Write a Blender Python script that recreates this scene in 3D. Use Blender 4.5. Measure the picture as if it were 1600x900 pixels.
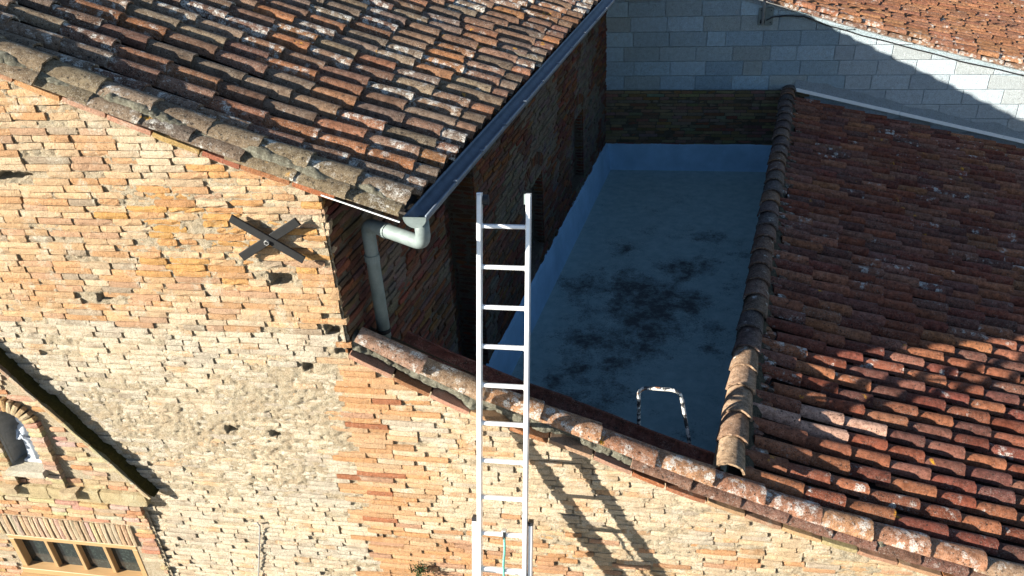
import bpy, math, random
import numpy as np
from mathutils import Vector, Matrix

for o in list(bpy.data.objects): bpy.data.objects.remove(o)
scn = bpy.context.scene
COL = scn.collection
rng = random.Random(7)
nrng = np.random.default_rng(11)

# ------------------------------------------------------------------ camera
CAM = np.array([1.99039, -4.37570, 3.09921])
RW = np.array([[0.98667713, 0.03700277, -0.15842675],
               [0.15426150, -0.52216495, 0.83877718],
               [-0.05168782, -0.85204141, -0.52091631]])   # columns: image right, image down, forward
FPX = 1290.0
cd = bpy.data.cameras.new('camera'); cam = bpy.data.objects.new('camera', cd); COL.objects.link(cam)
cd.sensor_width = 36.0; cd.lens = 36.0 * FPX / 1600.0; cd.clip_end = 2000.0; cd.clip_start = 0.05
M = Matrix.Identity(4)
for i in range(3):
    M[i][0] = RW[i][0]; M[i][1] = -RW[i][1]; M[i][2] = -RW[i][2]; M[i][3] = CAM[i]
cam.matrix_world = M
scn.camera = cam

# ------------------------------------------------------------------ light
SUNR = Vector((1.8, 1.0, -0.79))
el = math.asin(-SUNR.z / SUNR.length); az = math.atan2(-SUNR.x, -SUNR.y)
w = bpy.data.worlds.new('World'); scn.world = w; w.use_nodes = True
nt = w.node_tree; bg = nt.nodes['Background']
sky = nt.nodes.new('ShaderNodeTexSky'); sky.sky_type = 'NISHITA'; sky.sun_disc = False
sky.sun_elevation = el; sky.sun_rotation = az
nt.links.new(sky.outputs[0], bg.inputs[0]); bg.inputs[1].default_value = 0.05
sky.ozone_density = 2.6; sky.dust_density = 0.4; sky.altitude = 200
sl = bpy.data.lights.new('sun', 'SUN'); sl.energy = 5.0; sl.angle = math.radians(0.5); sl.color = (1.0, 0.94, 0.83)
so = bpy.data.objects.new('sun', sl); COL.objects.link(so); so.location = (-12, -8, 10)
so.rotation_euler = SUNR.to_track_quat('-Z', 'Y').to_euler()
vs = scn.view_settings
vs.view_transform = 'Standard'; vs.look = 'None'; vs.gamma = 1.0; vs.use_curve_mapping = False
vs.exposure = 1.8

# ------------------------------------------------------------------ helpers
W = {}
def link(name, data, parent=None, loc=(0, 0, 0)):
    o = bpy.data.objects.new(name, data); COL.objects.link(o)
    loc = Vector(loc)
    if parent is not None:
        o.parent = parent; o.location = loc - W[parent.name]
    else:
        o.location = loc
    W[o.name] = loc
    return o
def thing(name, loc, label, cat, group=None):
    o = link(name, None, None, loc); o.empty_display_size = 0.1
    o['label'] = label; o['category'] = cat
    if group: o['group'] = group
    return o
def mk(name, verts, faces, mat, parent=None, tint=None, origin=None, smooth=False, kind=None, smooth_mask=None):
    v = np.asarray(verts, dtype=float)
    if origin is None:
        origin = ((v[:, 0].min() + v[:, 0].max()) / 2, (v[:, 1].min() + v[:, 1].max()) / 2, v[:, 2].min())
    v = v - np.asarray(origin)
    me = bpy.data.meshes.new(name)
    me.from_pydata(v.tolist(), [], faces if isinstance(faces, list) else faces.tolist())
    me.materials.append(mat)
    if tint is not None:
        t = np.asarray(tint, dtype=np.float32)
        if t.ndim == 1: t = np.tile(t, (len(v), 1))
        a = me.attributes.new('tint', 'FLOAT_COLOR', 'POINT'); a.data.foreach_set('color', t.ravel())
    if smooth_mask is not None:
        me.polygons.foreach_set('use_smooth', smooth_mask)
    elif smooth:
        me.polygons.foreach_set('use_smooth', [True] * len(me.polygons))
    me.update()
    o = link(name, me, parent, origin)
    if kind: o['kind'] = kind
    return o
def tag(o, label, cat, group=None):
    o['label'] = label; o['category'] = cat
    if group: o['group'] = group
    return o
class Acc:
    def __init__(s): s.v = []; s.f = []; s.t = []; s.n = 0; s.sm = []
    def add(s, v, f, tint=None, sm=None):
        v = np.asarray(v, float); s.v.append(v)
        s.f += [tuple(i + s.n for i in q) for q in f]; s.n += len(v)
        s.sm += list(sm) if sm is not None else [False] * len(f)
        s.t.append(np.tile(np.asarray(tint if tint is not None else (1, 1, 1, 1), np.float32), (len(v), 1)))
    def build(s, name, mat, parent=None, **k):
        return mk(name, np.concatenate(s.v), s.f, mat, parent, tint=np.concatenate(s.t), smooth_mask=s.sm, **k)
def proj(p):
    d = RW.T @ (np.asarray(p, float) - CAM)
    if d[2] < 0.2: return (-9e9, -9e9, d[2])
    return (800 + FPX * d[0] / d[2], 450 + FPX * d[1] / d[2], d[2])
def inframe(p, m=0):
    x, y, z = proj(p)
    return -m < x < 1600 + m and -m < y < 900 + m
def box_geo(c, u, v, n, lu, lv, ln):
    c, u, v, n = [np.asarray(k, float) for k in (c, u, v, n)]
    P = [c + u * lu * a / 2 + v * lv * b / 2 + n * ln * d / 2 for d in (-1, 1) for b in (-1, 1) for a in (-1, 1)]
    F = [(0, 2, 3, 1), (4, 5, 7, 6), (0, 1, 5, 4), (2, 6, 7, 3), (0, 4, 6, 2), (1, 3, 7, 5)]
    return np.array(P), F
def bbox_geo(c, u, v, n, lu, lv, ln, b=0.004):
    """bevelled box: octagonal outline in u,v with chamfered faces"""
    c, u, v, n = [np.asarray(k, float) for k in (c, u, v, n)]
    hu, hv, hn = lu / 2, lv / 2, ln / 2; b = min(b, hu * .45, hv * .45, hn * .45)
    P = []
    for (d, ins) in ((-hn, b), (-hn + b, 0), (hn - b, 0), (hn, b)):
        for (a, e) in ((-1, -1), (1, -1), (1, 1), (-1, 1)):
            P.append(c + u * a * (hu - ins) + v * e * (hv - ins) + n * d)
    F = [(3, 2, 1, 0), (12, 13, 14, 15)]
    for k in range(3):
        for i in range(4):
            j = (i + 1) % 4; F.append((k * 4 + i, k * 4 + j, k * 4 + 4 + j, k * 4 + 4 + i))
    return np.array(P), F
def tube_geo(path, r, seg=10, closed_ends=True):
    path = [Vector(p) for p in path]; V = []; F = []; n = len(path)
    rs = r if isinstance(r, (list, tuple)) else [r] * n
    up = Vector((0, 0, 1)); prev = None
    for i, p in enumerate(path):
        t = (path[min(i + 1, n - 1)] - path[max(i - 1, 0)]).normalized()
        a = prev if prev is not None else (up if abs(t.z) < .9 else Vector((0, 1, 0)))
        x = (a - t * a.dot(t)).normalized(); y = t.cross(x); prev = x
        for k in range(seg):
            g = 2 * math.pi * k / seg
            V.append(p + (x * math.cos(g) + y * math.sin(g)) * rs[i])
    for i in range(n - 1):
        for k in range(seg):
            k2 = (k + 1) % seg
            F.append((i * seg + k, i * seg + k2, (i + 1) * seg + k2, (i + 1) * seg + k))
    if closed_ends:
        F.append(tuple(reversed(range(seg)))); F.append(tuple((n - 1) * seg + k for k in range(seg)))
    return np.array([tuple(v) for v in V]), F
# smooth numpy value noise
_G = nrng.random((256, 256))
def vnoise(x, y):
    x = np.asarray(x, float); y = np.asarray(y, float)
    xi = np.floor(x).astype(int); yi = np.floor(y).astype(int); fx = x - xi; fy = y - yi
    fx = fx * fx * (3 - 2 * fx); fy = fy * fy * (3 - 2 * fy)
    g = lambda a, b: _G[a % 256, b % 256]
    return (g(xi, yi) * (1 - fx) + g(xi + 1, yi) * fx) * (1 - fy) + (g(xi, yi + 1) * (1 - fx) + g(xi + 1, yi + 1) * fx) * fy
def fbm(x, y, o=4):
    s = 0; a = .5; t = 0
    for k in range(o):
        s = s + a * vnoise(x * 2 ** k + 17.3 * k, y * 2 ** k + 9.1 * k); t += a; a *= .5
    return s / t
def interp(x, P): return float(np.interp(x, [p[0] for p in P], [p[1] for p in P]))
def lerpc(a, b, t): return tuple(a[i] * (1 - t) + b[i] * t for i in range(3))

# ------------------------------------------------------------------ materials
def newmat(name):
    m = bpy.data.materials.new(name); m.use_nodes = True
    return m, m.node_tree, m.node_tree.nodes['Principled BSDF']
def N(t, ty, **k):
    n = t.nodes.new(ty)
    for a, b in k.items(): setattr(n, a, b)
    return n
def noise(t, scale, detail=6, rough=.6, vec=None):
    n = N(t, 'ShaderNodeTexNoise'); n.inputs['Scale'].default_value = scale
    n.inputs['Detail'].default_value = detail; n.inputs['Roughness'].default_value = rough
    t.links.new(vec if vec is not None else pos(t), n.inputs['Vector'])
    return n.outputs['Fac']
def pos(t):
    for n in t.nodes:
        if n.type == 'NEW_GEOMETRY': return n.outputs['Position']
    return N(t, 'ShaderNodeNewGeometry').outputs['Position']
def ramp(t, fac, stops):
    r = N(t, 'ShaderNodeValToRGB'); e = r.color_ramp.elements
    while len(e) < len(stops): e.new(.5)
    for i, (p, c) in enumerate(stops):
        e[i].position = p; e[i].color = (c, c, c, 1) if isinstance(c, (int, float)) else (*c, 1)
    t.links.new(fac, r.inputs[0]); return r.outputs[0]
def mix(t, fac, a, b, mode='MIX'):
    n = N(t, 'ShaderNodeMix', data_type='RGBA', blend_type=mode)
    for s, v in ((n.inputs[0], fac), (n.inputs[6], a), (n.inputs[7], b)):
        if isinstance(v, (int, float)): s.default_value = v
        elif isinstance(v, tuple): s.default_value = (*v, 1)
        else: t.links.new(v, s)
    return n.outputs[2]
def math_(t, op, a, b=0.0):
    n = N(t, 'ShaderNodeMath', operation=op)
    for s, v in ((n.inputs[0], a), (n.inputs[1], b)):
        if isinstance(v, (int, float)): s.default_value = v
        else: t.links.new(v, s)
    return n.outputs[0]
def bump(t, b, h, strength=.5, dist=.01):
    n = N(t, 'ShaderNodeBump'); n.inputs['Strength'].default_value = strength; n.inputs['Distance'].default_value = dist
    t.links.new(h, n.inputs['Height']); t.links.new(n.outputs[0], b.inputs['Normal'])
def tintnode(t):
    a = N(t, 'ShaderNodeAttribute', attribute_name='tint'); return a.outputs['Color'], a.outputs['Alpha']

def mat_brick(name, lichen_col=(.62, .565, .44), dirt=(.10, .075, .05), dirt_amt=.55):
    m, t, b = newmat(name); c, al = tintnode(t)
    n1 = noise(t, 16, 6, .7); n2 = noise(t, 70, 5, .7); n3 = noise(t, 6, 5, .6)
    col = mix(t, ramp(t, n1, [(.34, .0), (.70, 1.0)]), mix(t, .5, c, (.52, .50, .50), 'MULTIPLY'), c)
    col = mix(t, ramp(t, n2, [(.55, 0.0), (.75, .5)]), col, lichen_col)
    thr = math_(t, 'ADD', n3, math_(t, 'MULTIPLY', al, .5))
    col = mix(t, math_(t, 'MULTIPLY', ramp(t, thr, [(.66, 0), (.80, 1)]), ramp(t, n2, [(.38, 0), (.55, .9)])), col, lichen_col)
    col = mix(t, math_(t, 'MULTIPLY', ramp(t, n2, [(.26, dirt_amt), (.42, 0)]), 1.0), col, dirt)
    col = mix(t, ramp(t, noise(t, 150, 4, .7), [(.36, .85), (.47, 0)]), col, mix(t, .9, col, (.30, .24, .19), 'MULTIPLY'))
    t.links.new(col, b.inputs['Base Color']); b.inputs['Roughness'].default_value = .95
    b.inputs['Specular IOR Level'].default_value = .15
    h = math_(t, 'ADD', math_(t, 'MULTIPLY', noise(t, 45, 6, .75), 1.0), math_(t, 'MULTIPLY', noise(t, 160, 4, .7), .6))
    bump(t, b, h, 1.0, .030)
    return m
def mat_mortar(name, c1, c2, c3):
    m, t, b = newmat(name); c, al = tintnode(t)
    n1 = noise(t, 9, 7, .7); n2 = noise(t, 60, 6, .75)
    col = mix(t, ramp(t, n1, [(.35, 0), (.65, 1)]), c1, c2)
    col = mix(t, ramp(t, n2, [(.5, 0), (.7, .8)]), col, c3)
    col = mix(t, ramp(t, n2, [(.30, .75), (.45, 0)]), col, (.10, .08, .06))
    col = mix(t, ramp(t, noise(t, 140, 4, .7), [(.38, .7), (.48, 0)]), col, (.16, .12, .08))
    col = mix(t, 1.0, col, c, 'MULTIPLY')
    t.links.new(col, b.inputs['Base Color']); b.inputs['Roughness'].default_value = 1.0
    b.inputs['Specular IOR Level'].default_value = .1
    bump(t, b, math_(t, 'ADD', n2, noise(t, 150, 4, .7)), 1.0, .035)
    return m
def mat_tile(name, lich=(.46, .43, .36), lich2=(.68, .66, .59), gold=(.62, .30, .02)):
    m, t, b = newmat(name); c, al = tintnode(t)
    n1 = noise(t, 22, 6, .7); n2 = noise(t, 110, 6, .8); n3 = noise(t, 9, 5, .65); n4 = noise(t, 5.0, 3, .5)
    dark = mix(t, .75, c, (.35, .30, .27), 'MULTIPLY')
    col = mix(t, ramp(t, n1, [(.40, 0), (.60, 1)]), dark, c)
    # fine grey crust
    col = mix(t, math_(t, 'MULTIPLY', ramp(t, n2, [(.52, 0), (.64, .85)]), ramp(t, math_(t, 'ADD', n3, math_(t, 'MULTIPLY', al, .35)), [(.42, 0), (.70, 1)])), col, lich)
    # round pale lichen patches
    vo = N(t, 'ShaderNodeTexVoronoi'); vo.inputs['Scale'].default_value = 17
    dv = N(t, 'ShaderNodeVectorMath', operation='ADD'); nn = N(t, 'ShaderNodeTexNoise'); nn.inputs['Scale'].default_value = 45; nn.inputs['Detail'].default_value = 5
    t.links.new(pos(t), nn.inputs['Vector'])
    sc = N(t, 'ShaderNodeVectorMath', operation='SCALE'); t.links.new(nn.outputs['Color'], sc.inputs[0]); sc.inputs['Scale'].default_value = .06
    t.links.new(pos(t), dv.inputs[0]); t.links.new(sc.outputs[0], dv.inputs[1]); t.links.new(dv.outputs[0], vo.inputs['Vector'])
    patch = ramp(t, vo.outputs['Distance'], [(.40, 1), (.56, 0)])
    zone = ramp(t, math_(t, 'ADD', noise(t, 7, 4, .6), math_(t, 'MULTIPLY', al, .42)), [(.71, 0), (.83, 1)])
    col = mix(t, math_(t, 'MULTIPLY', math_(t, 'MULTIPLY', patch, zone), ramp(t, n2, [(.42, 0), (.54, 1)])), col, lich2)
    # golden lichen, rare
    g = math_(t, 'MULTIPLY', ramp(t, n4, [(.70, 0), (.74, 1)]), ramp(t, n1, [(.48, 0), (.56, 1)]))
    col = mix(t, g, col, gold)
    # black spots
    col = mix(t, ramp(t, noise(t, 48, 4, .6), [(.33, .9), (.42, 0)]), col, (.018, .015, .013))
    col = mix(t, ramp(t, noise(t, 170, 3, .6), [(.36, .75), (.50, 0)]), col, mix(t, .8, col, (.25, .22, .2), 'MULTIPLY'))
    t.links.new(col, b.inputs['Base Color']); b.inputs['Roughness'].default_value = .92
    b.inputs['Specular IOR Level'].default_value = .18
    bump(t, b, math_(t, 'ADD', n2, math_(t, 'MULTIPLY', n1, .6)), .7, .008)
    return m
def mat_plain(name, col, rough=.6, metal=0, var=.25, scale=20, bumpd=.002, spec=.4, dirt=None):
    m, t, b = newmat(name)
    n1 = noise(t, scale, 6, .65)
    c = mix(t, ramp(t, n1, [(.3, 0), (.7, 1)]), tuple(k * (1 - var) for k in col), tuple(min(1, k * (1 + var * .5)) for k in col))
    if dirt: c = mix(t, ramp(t, noise(t, scale * .35, 6, .7), [(.50, 0), (.66, .8)]), c, dirt)
    t.links.new(c, b.inputs['Base Color']); b.inputs['Roughness'].default_value = rough
    b.inputs['Metallic'].default_value = metal; b.inputs['Specular IOR Level'].default_value = spec
    if bumpd: bump(t, b, noise(t, scale * 4, 5, .6), .6, bumpd)
    return m
def mat_floor():
    m, t, b = newmat('terrace_concrete')
    n1 = noise(t, 1.1, 10, .72); n2 = noise(t, 6, 9, .78); n3 = noise(t, 45, 5, .7)
    c = mix(t, ramp(t, n2, [(.3, 0), (.7, 1)]), (.22, .335, .335), (.38, .52, .50))
    sp = N(t, 'ShaderNodeSeparateXYZ'); t.links.new(pos(t), sp.inputs[0])
    dx = math_(t, 'MULTIPLY', math_(t, 'SUBTRACT', math_(t, 'SUBTRACT', sp.outputs[0], math_(t, 'MULTIPLY', sp.outputs[1], .17)), 1.25), 1.25)
    dy = math_(t, 'MULTIPLY', math_(t, 'SUBTRACT', sp.outputs[1], 4.5), .62)
    rr = math_(t, 'SQRT', math_(t, 'ADD', math_(t, 'MULTIPLY', dx, dx), math_(t, 'MULTIPLY', dy, dy)))
    n1 = math_(t, 'ADD', n1, math_(t, 'MULTIPLY', math_(t, 'SUBTRACT', .75, rr), .11))
    wet = math_(t, 'MULTIPLY', ramp(t, n1, [(.46, 0), (.56, 1)]), ramp(t, n2, [(.36, .15), (.54, .95)]))
    c = mix(t, wet, c, (.060, .062, .058))
    c = mix(t, math_(t, 'MULTIPLY', ramp(t, n1, [(.40, 0), (.48, 1)]), ramp(t, n3, [(.50, 0), (.62, .7)])), c, (.07, .075, .07))
    t.links.new(c, b.inputs['Base Color']); b.inputs['Roughness'].default_value = .85
    bump(t, b, math_(t, 'ADD', n3, n2), .5, .006)
    return m
def mat_peel():
    m, t, b = newmat('peeling_paint')
    c = mix(t, ramp(t, noise(t, 26, 5, .6), [(.46, 0), (.52, 1)]), (.03, .03, .032), (.62, .60, .55))
    c = mix(t, ramp(t, noise(t, 11, 3, .6), [(.62, 0), (.66, 1)]), c, (.28, .12, .05))
    t.links.new(c, b.inputs['Base Color']); b.inputs['Roughness'].default_value = .5
    return m
def mat_glass():
    m, t, b = newmat('window_glass')
    c = mix(t, ramp(t, noise(t, 55, 6, .7), [(.5, 0), (.72, 1)]), (.012, .018, .018), (.05, .07, .06))
    t.links.new(c, b.inputs['Base Color']); b.inputs['Roughness'].default_value = .12
    b.inputs['Specular IOR Level'].default_value = .6
    bump(t, b, noise(t, 8, 2, .5), .15, .003)
    return m
def mat_wood(name, c1, c2):
    m, t, b = newmat(name)
    mp = N(t, 'ShaderNodeMapping'); mp.inputs['Scale'].default_value = (6, 60, 40); t.links.new(pos(t), mp.inputs[0])
    c = mix(t, noise(t, 1.0, 5, .6, mp.outputs[0]), c1, c2)
    t.links.new(c, b.inputs['Base Color']); b.inputs['Roughness'].default_value = .55
    return m
MB_FRONT = mat_brick('front_brick')
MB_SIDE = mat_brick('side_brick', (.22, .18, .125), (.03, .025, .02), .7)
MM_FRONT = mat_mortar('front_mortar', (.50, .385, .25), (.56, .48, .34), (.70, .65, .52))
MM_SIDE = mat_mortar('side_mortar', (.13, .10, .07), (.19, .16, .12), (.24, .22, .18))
MT_OLD = mat_tile('weathered_tile')
MT_RED = mat_tile('red_tile', (.34, .30, .25), (.66, .66, .60))
M_LICHEN = mat_mortar('lichen_mortar', (.16, .15, .11), (.30, .29, .22), (.62, .60, .48))
M_DARK = mat_plain('underlay', (.05, .042, .036), .95, 0, .4, 12, .01)
M_BLOCK = mat_brick('concrete_block', (.44, .45, .44), (.16, .165, .17), .35)
M_BLOCKMORTAR = mat_mortar('block_mortar', (.30, .31, .31), (.38, .39, .39), (.46, .46, .45))
M_FLOOR = mat_floor()
M_SKIRT = mat_plain('skirting_render', (.34, .56, .72), .8, 0, .15, 3, .002, .2, (.26, .44, .57))
M_ZINC = mat_plain('zinc_gutter', (.13, .16, .20), .5, .35, .25, 14, .001)
M_PVC = mat_plain('grey_pipe', (.16, .195, .19), .5, 0, .25, 18, .001, .3, (.09, .12, .12))
M_ALU = mat_plain('aluminium', (.80, .81, .82), .38, .35, .10, 30, .0006)
M_BLACK = mat_plain('black_plastic', (.02, .02, .022), .5, 0, .2, 30, .001)
M_IRON = mat_plain('wrought_iron', (.006, .0065, .007), .8, .0, .5, 40, .003)
M_STEEL = mat_plain('pale_steel', (.62, .62, .60), .4, .6, .2, 40, .001)
M_WHITE = mat_plain('white_flashing', (.78, .79, .78), .5, 0, .08, 12, .001)
M_STONE = mat_brick('ledge_stone', (.52, .46, .30), (.12, .09, .05), .5)
M_NICHE = mat_plain('niche_render', (.30, .29, .27), .95, 0, .3, 9, .008, .1, (.17, .165, .15))
M_STATUE = mat_plain('painted_plaster', (.46, .50, .55), .7, 0, .25, 30, .003, .2, (.28, .33, .40))
M_MOSS = mat_plain('moss', (.055, .048, .016), 1.0, 0, .6, 60, .03, .05, (.02, .018, .010))
M_WOOD = mat_wood('varnished_wood', (.30, .17, .07), (.43, .28, .13))
M_GLASS = mat_glass()
M_PEEL = mat_peel()
M_ROPE = mat_plain('green_rope', (.16, .45, .36), .8, 0, .7, 160, .003, .2)
M_LEAF = mat_plain('leaf', (.035, .065, .018), .6, 0, .4, 60, .001)
M_WIRE = mat_plain('grey_wire', (.26, .25, .24), .6, 0, .1, 30, .001)
M_GROUND = mat_plain('street_ground', (.23, .21, .18), .95, 0, .3, 3, .01)

# ------------------------------------------------------------------ bricks
def brick_geo(c, u, v, n, L, H, D, rough, r):
    c, u, v, n = [np.asarray(k, float) for k in (c, u, v, n)]
    nx = 2 if L < .13 else (3 if L < .24 else 4)
    cols = nx + 1; P = []
    for j, b in enumerate((-.5, 0, .5)):
        for i in range(cols):
            a = i / nx - .5; edge = (i in (0, nx)) + (j in (0, 2))
            jit = rough * .9
            aa = a * L + r.uniform(-jit, jit) * (.6 if i in (0, nx) else 1) - (math.copysign(min(.008, rough), a) if edge == 2 else 0)
            bb = b * H + (r.uniform(-jit, jit) * .55 if j != 1 else r.uniform(-jit, jit))
            d = (r.uniform(-rough, rough) * .7) - (0 if edge == 0 else (.0022 + .4 * rough) * edge)
            P.append(c + u * aa + v * bb + n * d)
    F = []
    for j in range(2):
        for i in range(nx):
            F.append((j * cols + i, j * cols + i + 1, (j + 1) * cols + i + 1, (j + 1) * cols + i))
    per = list(range(cols)) + [2 * cols - 1] + list(range(3 * cols - 1, 2 * cols - 1, -1)) + [cols]
    k0 = len(P)
    for i in per: P.append(P[i] - n * D)
    m = len(per)
    for i in range(m):
        j = (i + 1) % m; F.append((per[i], k0 + i, k0 + j, per[j]))
    return np.array(P), F
def lay(bricks, wall, mat, name='brick', rest='brickwork', cap=300):
    """bricks: list of (center, verts, faces, tint).  The largest in view become objects, the others one joined mesh."""
    sc = []
    for i, (c, V, F, T) in enumerate(bricks):
        if inframe(c, 0):
            P = [proj(p) for p in V]; a = (max(p[0] for p in P) - min(p[0] for p in P)) * (max(p[1] for p in P) - min(p[1] for p in P))
            sc.append((a, i))
    sc.sort(reverse=True); pick = set(i for a, i in sc[:cap])
    acc = Acc()
    for i, (c, V, F, T) in enumerate(bricks):
        if i in pick: mk(name, V, F, mat, wall, tint=T, origin=c)
        else: acc.add(V, F, T)
    if acc.n: acc.build(rest, mat, wall, kind='stuff')

HVERGE = [(-6.0, 3.43), (-1.893, 1.767), (-.496, 1.201), (-.007, 1.035), (.8, .735)]
AVERGE = [(-.05, -.175), (.40, -.43), (.844, -.663), (1.554, -.929), (2.158, -1.209), (3.184, -1.596), (4.2, -1.901), (5.2, -2.19), (6.8, -2.62)]
SEAM = -.12
CH = .0483
ORANGE = (.60, .325, .15); OCHRE = (.66, .37, .12); CREAM = (.64, .49, .30); PINK = (.54, .32, .20); GREY = (.42, .345, .255); RED = (.42, .17, .085); SAND = (.60, .41, .22)
HOLES = [(-2.089, 1.08, .13, .03), (-1.737, .161, .07, .03), (-1.08, -.985, .04, .035), (-.722, -1.006, .035, .03), (-.341, -.347, .03, .03), (-.10, -.03, .05, .045), (-.395, .37, .07, .05), (-.06, -.20, .05, .02)]
PS = 1.0457
def porch_zone(x, z):
    if x > -2.10: return False
    x0 = 1.99 + (x - 1.99) / PS
    return z < 3.099 + (-.30 - 1.503 * (-2.80 + abs(x0 + 2.80) + 2.598) - 3.099) * PS - .04
def zone(x, z):
    """plaster amount, ochre erosion amount, orange quoin amount on the front"""
    n = float(fbm(x * 1.7 + 5, z * 2.1 + 3, 3)); n2 = float(fbm(x * 4 + 1, z * 5 + 8, 3))
    pl = 0.0
    if x < -.05:
        d = min(1, max(0, (-.10 - z) / .5)) * min(1, max(0, (z + 2.0) / .7)) * min(1, max(0, (-x + .1) / .3))
        pl = max(0, min(1, d * (n * 2.6 - .55)))
    oc = max(0, 1 - math.hypot((x + .75) / .95, (z - .75) / .55)) * 1.6 * n2 if x < .02 else 0
    q = 0.0
    if SEAM - .06 < x < .40 + .25 * max(0, min(1, (z + 1.0) / .5)) and z < -.1: q = 1 - max(0, min(1, (x - .12) / .4)) * .9
    if x >= .3: pl = max(0, min(1, (n - .5) * 2.0))
    return pl, oc, q
def front_tint(x, z, r):
    pl, oc, q = zone(x, z); k = r.random()
    n = float(fbm(x * 2.3 + 40, z * 3.1 + 12, 3)); g = r.uniform(.86, 1.12)
    PALE = (.70, .555, .38); WARM = (.66, .43, .235); DUN = (.55, .47, .365)
    if q > 0 and r.random() < q:
        c = lerpc(ORANGE, (.66, .45, .27), r.random()) if k < .86 else (PINK if k < .95 else RED); al = .05
    elif r.random() < oc:
        c = lerpc(OCHRE, ORANGE, r.random()); al = .05
    elif x < 0 and z > -.05:
        c = lerpc(PALE, WARM, max(0, min(1, (n - .26) * 3.0))); al = .25
        if k < .20: c = lerpc(c, ORANGE, .75)
        elif k < .30: c = lerpc(c, PINK, .7)
        elif k < .37: c = lerpc(c, GREY, .8)
    elif x < 0:
        c = lerpc(PALE, DUN, max(0, min(1, (n - .36) * 3.4))); al = .5
        if k < .10: c = lerpc(c, WARM, .8)
        elif k < .16: c = lerpc(c, GREY, .8)
    else:
        low = max(0, min(1, (-1.60 - z) / .5)) * (1 if x < 1.6 else .3)
        c = lerpc(PALE, SAND, max(0, min(1, (n - .36) * 2.2))); al = .36
        if r.random() < low * .7: c = lerpc(ORANGE, PINK, r.random()); al = .1
        elif k < .10: c = lerpc(c, ORANGE, .6)
        elif k < .18: c = lerpc(c, DUN, .8)
    return (*[ch * g for ch in c], al), pl, oc, q
def front_bricks(x0, x1, zlo, top, side):
    out = []; r = random.Random(31 if side < 0 else 77)
    k = 0; z = zlo
    while z < 3.5:
        x = x0 + r.uniform(-.2, 0) if side < 0 else x0 + r.uniform(-.05, .05)
        hh = CH * r.uniform(.98, 1.02)
        while x < x1:
            base = r.choice((.13, .16, .20, .22, .24, .27, .30))
            _, _, q0 = zone(x + .1, z)
            if q0 > .6: base = r.choice((.26, .30, .36, .40, .22))
            L = base * r.uniform(.85, 1.12)
            gap = r.uniform(.003, .010) if r.random() < .78 else r.uniform(.010, .026)
            xe = min(x + L, x1 + r.uniform(-.012, .022)) if side < 0 else x + L
            Lr = xe - x
            if Lr < .05: x = xe + gap; continue
            cx = (x + xe) / 2; sag = .010 * math.sin(cx * 1.3 + 1) + .004 * math.sin(cx * 7 + z * 5)
            cz = z + hh / 2 + sag
            t = top(cx)
            x = xe + gap
            if cz + .03 > t: continue
            if cx > SEAM and side < 0 and z < -.18: continue
            if porch_zone(cx + Lr * .3, cz) or not inframe((cx, 0, cz), 260): continue
            if any(abs(cx - hx) < hw + Lr * .35 and abs(cz - hz) < hv for hx, hz, hw, hv in HOLES): continue
            T, pl, oc, q = front_tint(cx, cz, r)
            if r.random() < (.022 if z > .2 and cx < 0 else .008) and q < .5: continue
            rough = .0016 + .0028 * r.random() + .008 * oc + .003 * pl
            if q > .5: rough = .0018
            H = hh - r.uniform(.003, .007) - .006 * min(1, oc) * r.random()
            d = r.gauss(0, .0045) - (.022 * oc * r.random()) - (.006 * pl)
            if r.random() < .08: d -= .016
            if q > .5: d += .006
            tilt = r.gauss(0, .008)
            u = (math.cos(tilt), 0, math.sin(tilt)); v = (-math.sin(tilt), 0, math.cos(tilt))
            c = (cx, -d, cz)
            V, F = brick_geo(c, u, v, (0, -1, 0), Lr, H, .06, rough, r)
            out.append((c, V, F, T))
        z += hh; k += 1
    return out
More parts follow.
